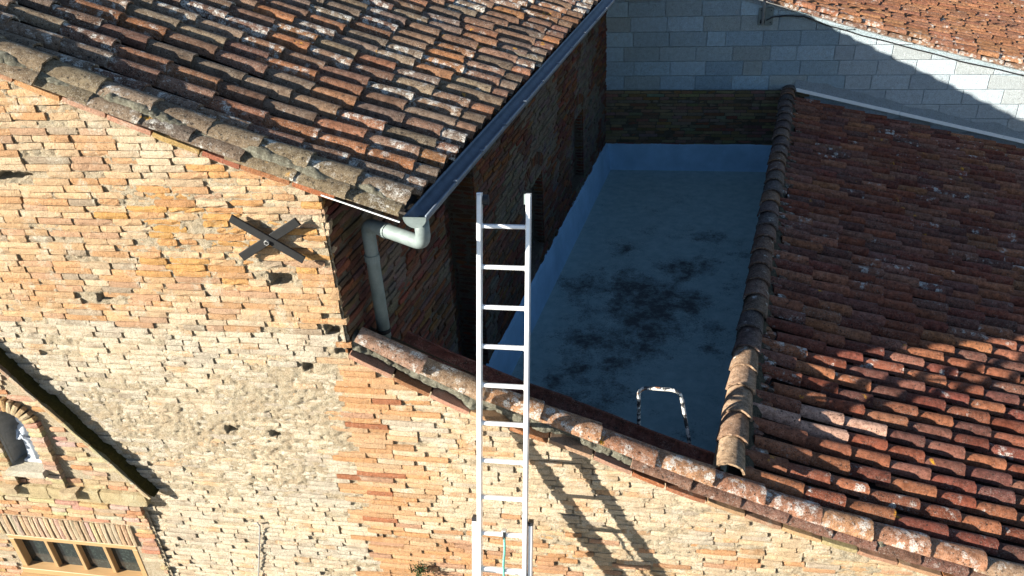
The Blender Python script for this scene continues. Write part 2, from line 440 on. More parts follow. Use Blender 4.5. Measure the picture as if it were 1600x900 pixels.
def front_sheet(name, x0, x1, zlo, top, parent, step=.0125):
    nx = int((x1 - x0) / step); xs = np.linspace(x0, x1, nx + 1)
    tops = np.array([top(x) for x in xs]) - .004
    nz = int((tops.max() - zlo) / step * .8); ws = np.linspace(0, 1, nz + 1)
    X = np.repeat(xs[:, None], nz + 1, 1); Z = zlo + ws[None, :] * (tops[:, None] - zlo)
    pl = np.zeros_like(X)
    n = fbm(X * 1.7 + 5, Z * 2.1 + 3, 3)
    d = np.clip((-.10 - Z) / .5, 0, 1) * np.clip((Z + 2.0) / .7, 0, 1) * np.clip((-X + .1) / .3, 0, 1)
    pl = np.where(X < -.05, np.clip(d * (n * 2.6 - .55), 0, 1), np.where(X > .3, np.clip((n - .5) * 2, 0, 1), 0))
    rough = fbm(X * 26, Z * 40, 4) - .5
    fine = nrng.random(X.shape) - .5
    Y = .017 + .030 * rough + .006 * fine - pl * (.013 + .022 * (fbm(X * 34 + 3, Z * 52, 4) - .5) + .008 * fine)
    Y = np.maximum(Y, -.006)
    for hx, hz, hw, hv in HOLES:
        inside = (np.abs(X - hx) < hw * (1 + .3 * rough)) & (np.abs(Z - hz) < hv * (1 + .5 * rough)); Y = np.where(inside, .11, Y)
    x0_ = 1.99 + (X - 1.99) / PS
    pz = (X < -2.11) & (Z < 3.099 + (-.30 - 1.503 * (-2.80 + np.abs(x0_ + 2.80) + 2.598) - 3.099) * PS - .05)
    Y = np.where(pz, .42, Y)
    V = np.stack([X, Y, Z], -1).reshape(-1, 3)
    i = np.arange(nx)[:, None] * (nz + 1) + np.arange(nz)[None, :]
    F = np.stack([i, i + nz + 1, i + nz + 2, i + 1], -1).reshape(-1, 4)
    lo = len(V); V = np.concatenate([V, [[x0, .02, -6.5], [x1, .02, -6.5], [x1, .02, zlo], [x0, .02, zlo]]])
    F = F.tolist() + [(lo, lo + 1, lo + 2, lo + 3)]
    return mk(name, V, F, MM_FRONT, parent, tint=(1, 1, 1, 1), smooth=True)

def coping(profile, x0, x1, dz, wall, r, y0=.0, cream=.4, name='coping_brick'):
    x = x0
    while x < x1:
        L = r.uniform(.22, .31); xe = x + L
        za, zb = interp(x, profile), interp(xe, profile)
        u = np.array([L, 0, zb - za]); ul = np.linalg.norm(u); u /= ul; v = np.array([-u[2], 0, u[0]])
        c = np.array([(x + xe) / 2, y0 - .022 + r.uniform(-.006, .006), (za + zb) / 2 + dz + r.uniform(-.003, .003)])
        T = (*[k * r.uniform(.85, 1.1) for k in (RED if r.random() < .25 else PINK if r.random() < .5 else ORANGE if r.random() > cream else SAND)], .15)
        if inframe(c, 200):
            V, F = brick_geo(c, u, v, (0, -1, 0), ul - .006, .034, .12, .003, r)
            mk(name, V, F, MB_FRONT, wall, tint=T, origin=c)
        x = xe + r.uniform(.002, .008)

# ------------------------------------------------------------------ tiles
def tile_geo(p, e1, e2, e3, L, r0, r1, r, seg=8, up=True, thick=.014, arc=82, sq=.88):
    """half-round clay tile; p = axis point at the upper (narrow) end, e1 down the slope"""
    p, e1, e2, e3 = [np.asarray(k, float) for k in (p, e1, e2, e3)]
    A = math.radians(arc); s = 1 if up else -1
    j0 = r.uniform(-.006, .006); j1 = [r.uniform(-.006, .006) for _ in range(seg + 1)]
    ph = [(-A + 2 * A * i / seg) for i in range(seg + 1)]
    def ring(rr, along, jit):
        return [p + e1 * (along + jit[i]) + e2 * (rr * math.sin(ph[i])) + e3 * s * (rr * math.cos(ph[i]) * sq) for i in range(seg + 1)]
    z = [0] * (seg + 1)
    oU, oL = ring(r0, 0, z), ring(r1, L, j1); iU, iL = ring(r0 - thick, 0, z), ring(r1 - thick, L, j1)
    V = oU + oL + iU + iL; n = seg + 1; F = []; sm = []
    for i in range(seg):
        F.append((i, n + i, n + i + 1, i + 1)); sm.append(True)
        F.append((2 * n + i, 2 * n + i + 1, 3 * n + i + 1, 3 * n + i)); sm.append(True)
    k = len(V); V = V + oL + iL + oU + iU
    for i in range(seg):
        F.append((k + i, k + n + i, k + n + i + 1, k + i + 1)); sm.append(False)
        F.append((k + 2 * n + i, k + 2 * n + i + 1, k + 3 * n + i + 1, k + 3 * n + i)); sm.append(False)
    k2 = len(V); V = V + [oU[0], oL[0], iL[0], iU[0], oU[-1], oL[-1], iL[-1], iU[-1]]
    F += [(k2, k2 + 3, k2 + 2, k2 + 1), (k2 + 4, k2 + 5, k2 + 6, k2 + 7)]; sm += [False, False]
    return np.array(V), F, sm
def frame_from(d, side):
    e1 = np.asarray(d, float); e1 /= np.linalg.norm(e1)
    e2 = np.asarray(side, float); e2 = e2 - e1 * (e2 @ e1); e2 /= np.linalg.norm(e2)
    e3 = np.cross(e1, e2)
    if e3[2] < 0: e3 = -e3
    return e1, e2, e3
def place_tiles(tiles, parent, mat, name, rest, cap=300):
    sc = []
    for i, (c, V, F, sm, T) in enumerate(tiles):
        if inframe(c, 10):
            P = [proj(p) for p in V[::3]]; a = (max(p[0] for p in P) - min(p[0] for p in P)) * (max(p[1] for p in P) - min(p[1] for p in P))
            sc.append((a, i))
    sc.sort(reverse=True); pick = set(i for a, i in sc[:cap])
    acc = Acc()
    for i, (c, V, F, sm, T) in enumerate(tiles):
        if i in pick: mk(name, V, F, mat, parent, tint=T, origin=c, smooth_mask=sm)
        else: acc.add(V, F, T, sm)
    if acc.n: acc.build(rest, mat, parent, kind='stuff')
OLDT = [(.25, .145, .095), (.28, .17, .11), (.22, .155, .115), (.32, .155, .085), (.25, .18, .13), (.38, .17, .075), (.29, .205, .14), (.23, .125, .085)]
REDT = [(.26, .078, .042), (.30, .105, .058), (.22, .066, .043), (.35, .14, .078), (.19, .078, .058), (.37, .145, .068), (.28, .12, .08)]
CHT = [(.075, .05, .04), (.06, .045, .038), (.09, .055, .04)]  # mossy channel tiles, near-black: shade between the cover rows put into the colour
def ttint(pal, r, al):
    c = r.choice(pal); g = r.uniform(.64, 1.04); return (c[0] * g, c[1] * g * r.uniform(.94, 1.06), c[2] * g, al)

# ================================================================== SETTING
g = mk('ground', [(-300, -300, -6.5), (300, -300, -6.5), (300, 300, -6.5), (-300, 300, -6.5)], [(0, 1, 2, 3)], M_GROUND, kind='structure')

# ================================================================== BRICK HOUSE
house = thing('brick_house', (-2.0, 3.0, -6.5), 'tall old brick house at left with weathered tiled roof, gutter and iron wall anchor', 'house')
htop = lambda x: interp(x, HVERGE)
fw = front_sheet('front_wall', -4.4, 0.0, -3.3, htop, house)
lay(front_bricks(-4.4, 0.0, -3.3, htop, -1), fw, MB_FRONT)
coping(HVERGE, -3.4, -.03, .014, fw, random.Random(5), -.035, .45)

# --- side wall (in shade), along (0.174, 1)
SD = np.array([.1388, 1, 0]); SL = np.linalg.norm(SD); SD /= SL; SN = np.array([SD[1], -SD[0], 0]); UP = np.array([0, 0, 1.0])
def side_pt(s, z, off=0): return SD * s + UP * z + SN * off
SEND = 9.0 * SL
ALC = [(1.90, 2.64, -2.69, .20, .28), (4.28, 5.02, -2.00, -.98, .13), (6.60, 7.32, -2.06, -1.02, .13)]
def in_alc(s, z):
    for a in ALC:
        if a[0] < s < a[1] and a[2] < z < a[3]: return a
    return None
acc = Acc()
def quad(acc, a, b, c, d): acc.add([a, b, c, d], [(0, 1, 2, 3)])
# backing sheet with recesses
def side_back():
    ss = sorted({0, SEND} | {k for a in ALC for k in a[:2]}); zs = sorted({-2.8, 1.02} | {k for a in ALC for k in a[2:4]})
    A = Acc(); off = -.016
    for i in range(len(ss) - 1):
        for j in range(len(zs) - 1):
            a = in_alc((ss[i] + ss[i + 1]) / 2, (zs[j] + zs[j + 1]) / 2); o = off - (a[4] if a else 0)
            quad(A, side_pt(ss[i], zs[j], o), side_pt(ss[i + 1], zs[j], o), side_pt(ss[i + 1], zs[j + 1], o), side_pt(ss[i], zs[j + 1], o))
    for s0, s1, z0, z1, d in ALC:
        for s in (s0, s1):
            quad(A, side_pt(s, z0, off), side_pt(s, z1, off), side_pt(s, z1, off - d), side_pt(s, z0, off - d))
        for zz in (z0, z1): quad(A, side_pt(s0, zz, off), side_pt(s1, zz, off), side_pt(s1, zz, off - d), side_pt(s0, zz, off - d))
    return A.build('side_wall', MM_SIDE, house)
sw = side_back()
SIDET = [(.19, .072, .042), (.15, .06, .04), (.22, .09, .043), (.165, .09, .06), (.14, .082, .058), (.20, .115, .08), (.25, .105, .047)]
def side_bricks():
    r = random.Random(91); out = []; z = -2.7
    while z < 1.0:
        s = .024 + r.uniform(0, .012); hh = CH * r.uniform(.97, 1.03)
        while s < SEND:
            L = r.choice((.12, .16, .20, .22, .25, .28)) * r.uniform(.85, 1.15); se = s + L
            cut = [k for a in ALC if a[2] < z + hh / 2 < a[3] for k in a[:2] if s + .02 < k < se]
            if cut: se = cut[0] - .004
            cs, cz = (s + se) / 2, z + hh / 2 + .006 * math.sin(s * 3)
            nxt = se + r.uniform(.006, .016); Lr = se - s; s = nxt
            if Lr < .035: continue
            a = in_alc(cs, cz)
            d = r.gauss(0, .006) - (.012 if r.random() < .12 else 0) - (a[4] if a else 0)
            # skip the soldier lintels
            if any(A[0] - .10 < cs < A[1] + .10 and A[3] - .005 < cz < A[3] + .215 for A in ALC[:1]): continue
            c = side_pt(cs, cz, d)
            if not inframe(c, 200): continue
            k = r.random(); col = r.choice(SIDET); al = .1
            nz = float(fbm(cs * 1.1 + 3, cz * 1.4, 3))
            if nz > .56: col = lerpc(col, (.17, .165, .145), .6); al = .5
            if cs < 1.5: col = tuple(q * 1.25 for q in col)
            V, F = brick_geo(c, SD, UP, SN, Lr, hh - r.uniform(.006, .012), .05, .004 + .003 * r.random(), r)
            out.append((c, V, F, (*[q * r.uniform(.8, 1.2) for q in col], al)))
        z += hh
    return out
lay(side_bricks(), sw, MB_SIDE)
r = random.Random(3)
lst = []
for (s0, s1, z0, z1, d) in ALC:            # far jambs of the blind openings, coursed, facing the camera
    z = z0
    while z < z1 - .02:
        hh = CH * r.uniform(.97, 1.03); k = d
        x = 0
        while x < d - .01:
            L = min(d - x, r.choice((.12, .14, .24, .26)))
            c = side_pt(s1 - .004, z + hh / 2, -x - L / 2 + .004)
            V, F = brick_geo(c, -SN, UP, -SD, L - .006, hh - .009, .03, .004, r)
            lst.append((c, V, F, (*[q * r.uniform(.75, 1.15) for q in r.choice(SIDET)], .05)))
            x += L
        z += hh
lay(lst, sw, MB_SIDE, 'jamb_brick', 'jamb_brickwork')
for (s0, s1, z0, z1, d) in ALC[:1]:
    s = s0 - .09
    while s < s1 + .09:
        c = side_pt(s + .024, z1 + .105, .004 + r.uniform(-.004, .004))
        V, F = brick_geo(c, UP, SD, SN, .20, .041, .05, .004, r)
        mk('lintel_brick', V, F, MB_SIDE, sw, tint=(*[q * r.uniform(.9, 1.3) for q in r.choice(SIDET)], .05), origin=c); s += .0485
for (s0, s1, z0, z1, d) in ALC[1:]:         # fan of bricks over the two arched recesses
    cx = (s0 + s1) / 2
    for k in range(-7, 8):
        a = k * .105; rad = (s1 - s0) / 2 / math.sin(.80) + .07
        u = SD * math.sin(a) + UP * math.cos(a); v = SD * math.cos(a) - UP * math.sin(a)
        c = side_pt(cx, z1 - (rad - .07) * math.cos(.80) + .04, .008) + u * rad
        V, F = brick_geo(c, u, v, SN, .15, .036, .05, .003, r)
        mk('arch_brick', V, F, MB_SIDE, sw, tint=(*[q * r.uniform(.8, 1.2) for q in r.choice(SIDET)], .05), origin=c)

# --- left roof
EX, EK = .60, .149                       # eave line x = EX + EK*y
HS = .372
def hroof(x, y): return htop(x - EK * y) + .066 - .012 * max(0, .6 - (x - EK * y))
acc = Acc()
for y0, y1 in ((.03, 9.1),):
    xs = np.linspace(-7.0, .50, 16); P = []
    for x in xs:
        for y in (y0, y1): P.append((x + EK * y, y, htop(x) + .035 - .012 * max(0, .6 - x)))
    for i in range(len(xs) - 1): acc.add([P[2 * i], P[2 * i + 2], P[2 * i + 3], P[2 * i + 1]], [(0, 1, 2, 3)])
roof = acc.build('roof', M_DARK, house)
# soffit board under the eave
SOF, F = box_geo((.285 + EK * 4.5, 4.5, .895), SD, (1, 0, -.36), (.36, 0, 1), 8.9, .55, .02)
mk('soffit_board', SOF, F, M_DARK, roof)
r = random.Random(12)
tiles = []; chans = []
ROW = .1925
ny = int(8.8 / ROW)
for j in range(ny):
    y = .235 + ROW * j + r.uniform(-.008, .008)
    xe = EX + EK * y - .045 + r.uniform(-.012, .012)
    off = r.uniform(-.05, .05)
    lip = xe; k = 0; bow = r.uniform(-.006, .006)
    while lip > -3.6:
        step = (.155 + r.uniform(-.02, .02)) if k == 0 else .315 + r.uniform(-.025, .03)
        if k == 1: step += off
        L = .43; x0 = lip - L * .93
        s = (hroof(lip, y) - hroof(x0, y)) / (lip - x0) + .026
        e1, e2, e3 = frame_from((1, r.gauss(0, .016), s), (0, 1, r.gauss(0, .03)))
        pt = np.array([lip, y + bow + r.gauss(0, .004), hroof(lip, y) + .038 + r.uniform(-.004, .006)]) - e1 * L
        if inframe((lip, y, hroof(lip, y)), 260) or y > 4.5:
            al = r.choice((.1, .15, .2, .3, .35, .5, .62, .8)) if y > .5 else r.uniform(.35, .65)
            V, F, sm = tile_geo(pt, e1, e2, e3, L, .058, .071, r, sq=1.1, arc=88, thick=.013)
            tiles.append(((pt + e1 * L * .7), V, F, sm, ttint(OLDT, r, al)))
            e1, e2, e3 = frame_from((1, 0, s), (0, 1, 0))
            pt2 = np.array([lip + (.04 if k else -.03), y + ROW / 2, hroof(lip, y) + .016]) - e1 * L
            V, F, sm = tile_geo(pt2, e1, e2, e3, L, .088, .080, r, seg=6, up=False, sq=.95)
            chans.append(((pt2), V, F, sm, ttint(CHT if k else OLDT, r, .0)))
        lip -= step; k += 1
place_tiles(tiles, roof, MT_OLD, 'roof_tile', 'roof_tiles')
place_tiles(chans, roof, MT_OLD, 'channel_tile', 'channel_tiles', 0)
# verge: upper and lower rows of tiles along the front edge, mortar between
for lay_i, (yy, dz, rr, x1) in enumerate(((.080, .098, .108, .54), (-.005, .042, .095, .50))):
    lip = x1; k = 0
    while lip > -3.4:
        L = .44; x0 = lip - L
        s = (htop(lip) - htop(x0)) / L + .03
        e1, e2, e3 = frame_from((1, r.gauss(0, .01), s), (0, 1, r.uniform(-.10, .0) if lay_i == 0 else r.uniform(-.22, -.08)))
        pt = np.array([lip, yy + r.gauss(0, .006), htop(lip) + dz + r.uniform(-.006, .008)]) - e1 * L
        if inframe((lip, yy, htop(lip)), 260):
            V, F, sm = tile_geo(pt, e1, e2, e3, L, rr - .012, rr, r, seg=10, thick=.018)
            pal = [(.25, .185, .115), (.29, .22, .14), (.22, .175, .125)]
            mk('verge_tile', V, F, MT_OLD, roof, tint=ttint(pal, r, r.uniform(.25, .6)), origin=pt + e1 * .3, smooth_mask=sm)
        lip -= .31 + r.uniform(-.02, .02); k += 1
def fillet(name, x0, x1, prof, yc, dz, ry, rz, parent, mat, seed, tint=(1, 1, 1, 1)):
    xs = np.arange(x0, x1, .012); na = 9; V = []
    for x in xs:
        z = interp(x, prof) + dz
        for a in np.linspace(-.2, math.pi + .2, na):
            n = .38 + 1.1 * max(0, float(fbm(x * 6 + seed, a * .8 + 3, 2)) - .22) + .40 * (float(fbm(x * 40 + seed, a * 8, 3)) - .3)
            V.append((x, yc - math.cos(a) * ry * n, z + math.sin(a) * rz * n))
    F = []
    for i in range(len(xs) - 1):
        for k in range(na - 1): F.append((i * na + k, (i + 1) * na + k, (i + 1) * na + k + 1, i * na + k + 1))
    return mk(name, V, F, mat, parent, tint=tint, smooth=True)
fillet('verge_mortar', -3.2, .50, HVERGE, .02, .105, .070, .055, roof, M_LICHEN, 3)
# pale metal drip edge under the verge tip
V, F = bbox_geo((.28, -.085, htop(.28) + .030), frame_from((1, 0, -.36), (0, 1, 0))[0], (0, 1, 0), (.36, 0, 1), .50, .010, .008, .002)
mk('drip_edge', V, F, M_WHITE, roof)

# --- gutter
GZ = .905; gr = .070
def gpt(y, dx=0, dz=0): return np.array([EX + EK * y + .020 + dx, y, GZ + dz])
V = []; F = []; ys = np.linspace(-.075, 9.0, 34); na = 11
for y in ys:
    for a in np.linspace(0, math.pi, na):
        V.append(gpt(y, -math.cos(a) * gr, -math.sin(a) * gr))
for i in range(len(ys) - 1):
    for k in range(na - 1): F.append((i * na + k, i * na + k + 1, (i + 1) * na + k + 1, (i + 1) * na + k))
gut = mk('gutter', V, F, M_ZINC, house, smooth=True)
md = gut.modifiers.new('thick', 'SOLIDIFY'); md.thickness = .004
V, F = tube_geo([gpt(y, gr + .002, .004) for y in ys], .009, 8); mk('gutter_rim', V, F, M_ZINC, gut, smooth=True)
V = [gpt(-.078, 0, 0)] + [gpt(-.078, -math.cos(a) * (gr + .003), -math.sin(a) * (gr + .003)) for a in np.linspace(0, math.pi, 17)]
V = V + [v + np.array([0, -.004, 0]) for v in V]
F = [(0, i + 1, i) for i in range(1, 17)] + [(18, 18 + i, 19 + i) for i in range(1, 17)] + [(i, i + 1, i + 19, i + 18) for i in range(1, 17)]
mk('gutter_end_cap', V, F, M_PVC, gut)
for k in range(11):
    y = .42 + .52 * k
    V, F = bbox_geo(gpt(y, gr + .002, .013), (1, 0, 0), (0, 1, 0), (0, 0, 1), .030, .022, .014, .003)
    mk('gutter_bracket', V, F, M_ZINC, gut)
# --- downpipe
pr = .047
def bend(a, b, c, rad, n=6):
    a, b, c = Vector(a), Vector(b), Vector(c); d1 = (a - b).normalized(); d2 = (c - b).normalized()
    p = b + d1 * rad; q = b + d2 * rad; return [((1 - t) ** 2 * p + 2 * t * (1 - t) * b + t * t * q) for t in [i / n for i in range(n + 1)]]
A = gpt(.02, -.005, -.06); Bp = gpt(.02, -.005, -.235); Cp = np.array([.155, .30, .655]); Dp = np.array([.150, .31, -.42])
path = [A] + bend(A, Bp, Cp, .07) + bend(Bp, Cp, Dp, .07) + [Dp]
V, F = tube_geo(path, pr, 16); dpipe = mk('downpipe', V, F, M_PVC, house, smooth=True)
def collar(p, d, rr, h, nm, mat, par):
    p = Vector(p); d = Vector(d).normalized(); V, F = tube_geo([p - d * h / 2, p + d * h / 2], rr, 18)
    return mk(nm, V, F, mat, par, smooth=False)
collar((.152, .302, .40), (0, 0, 1), pr + .006, .05, 'pipe_collar', M_PVC, dpipe)
cdv = Vector(Cp) - Vector(Bp); collar(Vector(Bp) + cdv * .66, cdv, pr + .005, .04, 'pipe_collar', M_PVC, dpipe)
collar((.151, .305, -.20), (0, 0, 1), pr + .004, .03, 'pipe_clip', M_IRON, dpipe)

# --- iron cross anchor
ac = np.array([-.392, -.035, .690])
anc = link('wall_anchor', None, house, tuple(ac)); anc.empty_display_size = .1
for (x1, z1, x2, z2, dy) in ((-.608, .852, -.172, .562, -.010), (-.605, .562, -.163, .836, 0)):
    a = np.array([x1, ac[1] + dy, z1]); b = np.array([x2, ac[1] + dy, z2]); u = (b - a); L = np.linalg.norm(u); u /= L
    v = np.array([-u[2], 0, u[0]])
    V, F = bbox_geo((a + b) / 2, u, v, (0, -1, 0), L, .058, .016, .003); mk('anchor_bar', V, F, M_IRON, anc)
V, F = tube_geo([(ac[0], ac[1] + .05, ac[2]), (ac[0], ac[1] - .035, ac[2])], .012, 10); mk('anchor_rod', V, F, M_IRON, anc)
V, F = tube_geo([(ac[0], ac[1] - .016, ac[2]), (ac[0], ac[1] - .034, ac[2])], .017, 6); mk('anchor_nut', V, F, M_STEEL, anc)

# ================================================================== LEAN-TO
lean = thing('lean_to', (3.4, 3.8, -6.5), 'low brick building at right with sloping red tiled roof and tile-capped front wall', 'house')
atop = lambda x: interp(x, AVERGE)
aw = front_sheet('front_wall', -.0, 6.6, -3.3, atop, lean)
bl = front_bricks(SEAM, 6.4, -3.3, atop, 1)
lay(bl, aw, MB_FRONT)
coping(AVERGE, .0, 5.6, .014, aw, random.Random(6), -.03, .75)
# roof plane
RX0, RK = 2.60, .172
def aroof(x, y):
    wv = max(0, min(1, y / 9.0)); q = x - (RX0 + RK * y)
    zf = atop(RX0 + q) + .075; zb = -1.367 - .238 * q
    return zf * (1 - wv) + zb * wv
acc = Acc(); xs = np.linspace(0, 5.2, 14); ysr = np.linspace(.06, 9.0, 10); P = {}
for i, q in enumerate(xs):
    for j, y in enumerate(ysr): P[i, j] = (RX0 + RK * y + q, y, aroof(RX0 + RK * y + q, y) - .03)
for i in range(len(xs) - 1):
    for j in range(len(ysr) - 1): acc.add([P[i, j], P[i + 1, j], P[i + 1, j + 1], P[i, j + 1]], [(0, 1, 2, 3)])
aroof_o = acc.build('roof', M_DARK, lean)
r = random.Random(44); tiles = []; chans = []; ROW2 = .187
for j in range(int(8.72 / ROW2)):
    y = .275 + ROW2 * j + r.uniform(-.008, .008)
    xr = RX0 + RK * y
    lip = xr + .42 + r.choice((0, .0, .03, .06, .10, .17, .25)) + r.uniform(-.02, .02); k = 0
    while lip < xr + 5.0:
        L = .45; step = .345 + r.uniform(-.05, .04)
        x0 = lip - L * .9; s = (aroof(lip, y) - aroof(x0, y)) / (lip - x0) + .055
        e1, e2, e3 = frame_from((1, r.gauss(0, .018), s), (0, 1, r.gauss(0, .035)))
        Lc = L if k else min(L, lip - xr - .02)
        pt = np.array([lip, y + r.gauss(0, .005), aroof(lip, y) + .036 + r.uniform(-.004, .006)]) - e1 * Lc
        if inframe((lip, y, aroof(lip, y)), 260):
            new = (j, k) in ((4, 0), (4, 1), (5, 2)) or (j, k) == (5, 1)
            al = r.choice((.0, .05, .1, .2, .3, .45))
            T = ttint(REDT, r, al) if not new else (.56, .34, .25, 0)
            V, F, sm = tile_geo(pt, e1, e2, e3, Lc, .058, .072, r, sq=1.12, arc=88, thick=.017)
            tiles.append((pt + e1 * Lc * .7, V, F, sm, T))
            e1, e2, e3 = frame_from((1, 0, s), (0, 1, 0))
            pt2 = np.array([lip + .05, y + ROW2 / 2, aroof(lip, y) + .014]) - e1 * L
            V, F, sm = tile_geo(pt2, e1, e2, e3, L, .086, .078, r, seg=6, up=False)
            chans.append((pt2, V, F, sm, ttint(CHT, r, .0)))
        lip += step; k += 1
place_tiles(tiles, aroof_o, MT_RED, 'roof_tile', 'roof_tiles')
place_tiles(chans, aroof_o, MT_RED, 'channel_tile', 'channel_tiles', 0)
# front cap / verge tiles along the whole sloping wall head
cap = fillet('cap_mortar', .02, 5.6, AVERGE, .085, .055, .098, .075, lean, M_LICHEN, 40)
lip = .47; k = 0
while lip < 5.6:
    L = .50; x0 = lip - L; s = (atop(lip) - atop(x0)) / L + .02
    e1, e2, e3 = frame_from((1, r.gauss(0, .012), s), (0, 1, r.uniform(-.14, -.02)))
    pt = np.array([lip, .10 + r.gauss(0, .008), atop(lip) + .100 + r.uniform(-.006, .008)]) - e1 * L
    V, F, sm = tile_geo(pt, e1, e2, e3, L, .086, .106, r, seg=12, thick=.018)
    T = ttint([(.44, .22, .12), (.40, .25, .16), (.46, .23, .12)], r, r.uniform(.45, .8))
    mk('cap_tile', V, F, MT_OLD, cap, tint=T, origin=pt + e1 * .3, smooth_mask=sm)
    lip += .395 + r.uniform(-.03, .03)
lip = 2.35
while lip < 5.6:                           # lower verge row under the roof part
    L = .45; x0 = lip - L; s = (atop(lip) - atop(x0)) / L + .03
    e1, e2, e3 = frame_from((1, 0, s), (0, 1, r.uniform(-.18, -.06)))
    pt = np.array([lip, .040, atop(lip) + .048]) - e1 * L
    V, F, sm = tile_geo(pt, e1, e2, e3, L, .078, .088, r, seg=10)
    mk('cap_tile', V, F, MT_OLD, cap, tint=ttint([(.22, .11, .075), (.25, .13, .09)], r, .3), origin=pt + e1 * .3, smooth_mask=sm)
    lip += .33 + r.uniform(-.02, .02)
lip = .75
while lip < 2.75:                          # concave tiles behind the cap, their inner rim stands up
    L = .50; x0 = lip - L; s = (atop(lip) - atop(x0)) / L + .025
    e1, e2, e3 = frame_from((1, r.gauss(0, .01), s), (0, 1, .15))
    pt = np.array([lip, .275, atop(lip) + .135]) - e1 * L
    V, F, sm = tile_geo(pt, e1, e2, e3, L, .100, .088, r, seg=10, up=False, thick=.016)
    mk('gutter_tile', V, F, MT_RED, cap, tint=ttint([(.20, .07, .048), (.17, .065, .05)], r, .0), origin=pt + e1 * .3, smooth_mask=sm)
    lip += .375 + r.uniform(-.02, .02)
V, F = box_geo((.19, .33, atop(.19) + .15), frame_from((1, 0, -.47), (0, 1, 0))[0], (0, 1, 0), (.47, 0, 1), .46, .10, .02)
# parapet inner face and wall under the ridge
V = []; F = []
pts = [(.05, .30), (1.0, .30), (2.0, .30), (2.62, .30)]
for x, y in pts: V += [(x, y, -2.8), (x, y, atop(x) + .06)]
F = [(0, 2, 3, 1), (2, 4, 5, 3), (4, 6, 7, 5)]
mk('inner_wall', V, F, MM_SIDE, lean, tint=(1, 1, 1, 1))
V = []
for y in (.30, 3, 6, 9.0):
    x = RX0 + RK * y - .06; V += [(x, y, -2.8), (x, y, aroof(RX0 + RK * y, y) + .03)]
mk('ridge_wall', V, [(0, 1, 3, 2), (2, 3, 5, 4), (4, 5, 7, 6)], M_SKIRT, lean)
# ridge tiles
RD = np.array([RK, 1, 0]); RD = RD / np.linalg.norm(RD)
def rz(y): return aroof(RX0 + RK * y, y) + .055
V = []; F = []; ysr = np.arange(.3, 9.0, .03); na = 8
for y in ysr:
    for a in np.linspace(-.3, math.pi + .3, na):
        n = .6 + .55 * float(fbm(y * 9, a * 2.5, 3)) + .35 * float(fbm(y * 30, a * 6, 3)); V.append((RX0 + RK * y + .03 + math.cos(a) * .135 * n, y, rz(y) - .09 + math.sin(a) * .085 * n))
for i in range(len(ysr) - 1):
    for k in range(na - 1): F.append((i * na + k, i * na + k + 1, (i + 1) * na + k + 1, (i + 1) * na + k))
ridge = mk('ridge_mortar', V, F, M_LICHEN, lean, tint=(.45, .42, .40, 1), smooth=True)
y = .16; k = 0
while y < 8.85:
    L = .45; ye = y + L
    s = (rz(ye) - rz(y)) / L - .045
    e1, e2, e3 = frame_from(np.array([-RK, -1, -s]) + np.array([r.gauss(0, .02), 0, 0]), (1, 0, r.gauss(0, .04)))
    pt = np.array([RX0 + RK * y + r.gauss(0, .006), y, rz(y) + .012]) - e1 * L
    V, F, sm = tile_geo(pt, e1, e2, e3, L, .098, .122, r, seg=12, thick=.018)
    pal = [(.40, .26, .17), (.36, .22, .14)] if y < 1.6 else [(.20, .12, .085), (.16, .11, .09), (.24, .13, .08), (.14, .11, .10)]
    mk('ridge_tile', V, F, MT_OLD, ridge, tint=ttint(pal, r, r.uniform(.1, .4)), origin=pt + e1 * .3, smooth_mask=sm)
    y += .30 + r.uniform(-.035, .035); k += 1
# broken tile bits and mortar lumps along the ridge
for k in range(130):
    yy = r.uniform(.3, 8.7); x = RX0 + RK * yy + r.uniform(.12, .25); sz = r.uniform(.02, .06)
    c = (x, yy, aroof(x, yy) + .07)
    V, F = brick_geo(c, (1, 0, -.3), (0, 1, 0), (.3, 0, 1), sz * 1.8, sz * 1.2, .06, .008, r)
    mk('tile_shard', V, F, MT_RED, ridge, tint=ttint(REDT if r.random() < .6 else OLDT, r, .5), origin=c)

# ================================================================== TERRACE
FZ = -2.689
def strip(name, pts, z0, z1, th, mat, parent, kind=None):
    pass
tf = mk('terrace_floor', [(-.1, .2, FZ), (3.0, .2, FZ), (4.5, 9.1, FZ), (1.1, 9.1, FZ)], [(0, 1, 2, 3)], M_FLOOR, kind='structure')
def skirting(p, q, nrm, h, t0, t1):
    p, q, nrm = [np.array(k, float) for k in (p, q, nrm)]; n = 40; V = []; F = []
    for i in range(n + 1):
        b = p + (q - p) * i / n; wv = .003 * math.sin(i * .7) + .002 * math.sin(i * 1.9)
        V += [b + nrm * (t0 + .01) + [0, 0, -.01], b + nrm * t0 + [0, 0, .05], b + nrm * t1 + [0, 0, h + wv], b - nrm * .02 + [0, 0, h + wv + .02]]
    for i in range(n):
        for k in range(3): F.append((i * 4 + k, i * 4 + k + 1, i * 4 + k + 5, i * 4 + k + 4))
    return mk('skirting', V, F, M_SKIRT, tf, smooth=False)
s_a = side_pt(.35, FZ); s_b = side_pt(SEND, FZ)
skirting(s_a, s_b, SN, .455, .085, .03)
skirting((1.22, 9.0, FZ), (4.35, 9.0, FZ), (0, -1, 0), .45, .05, .02)

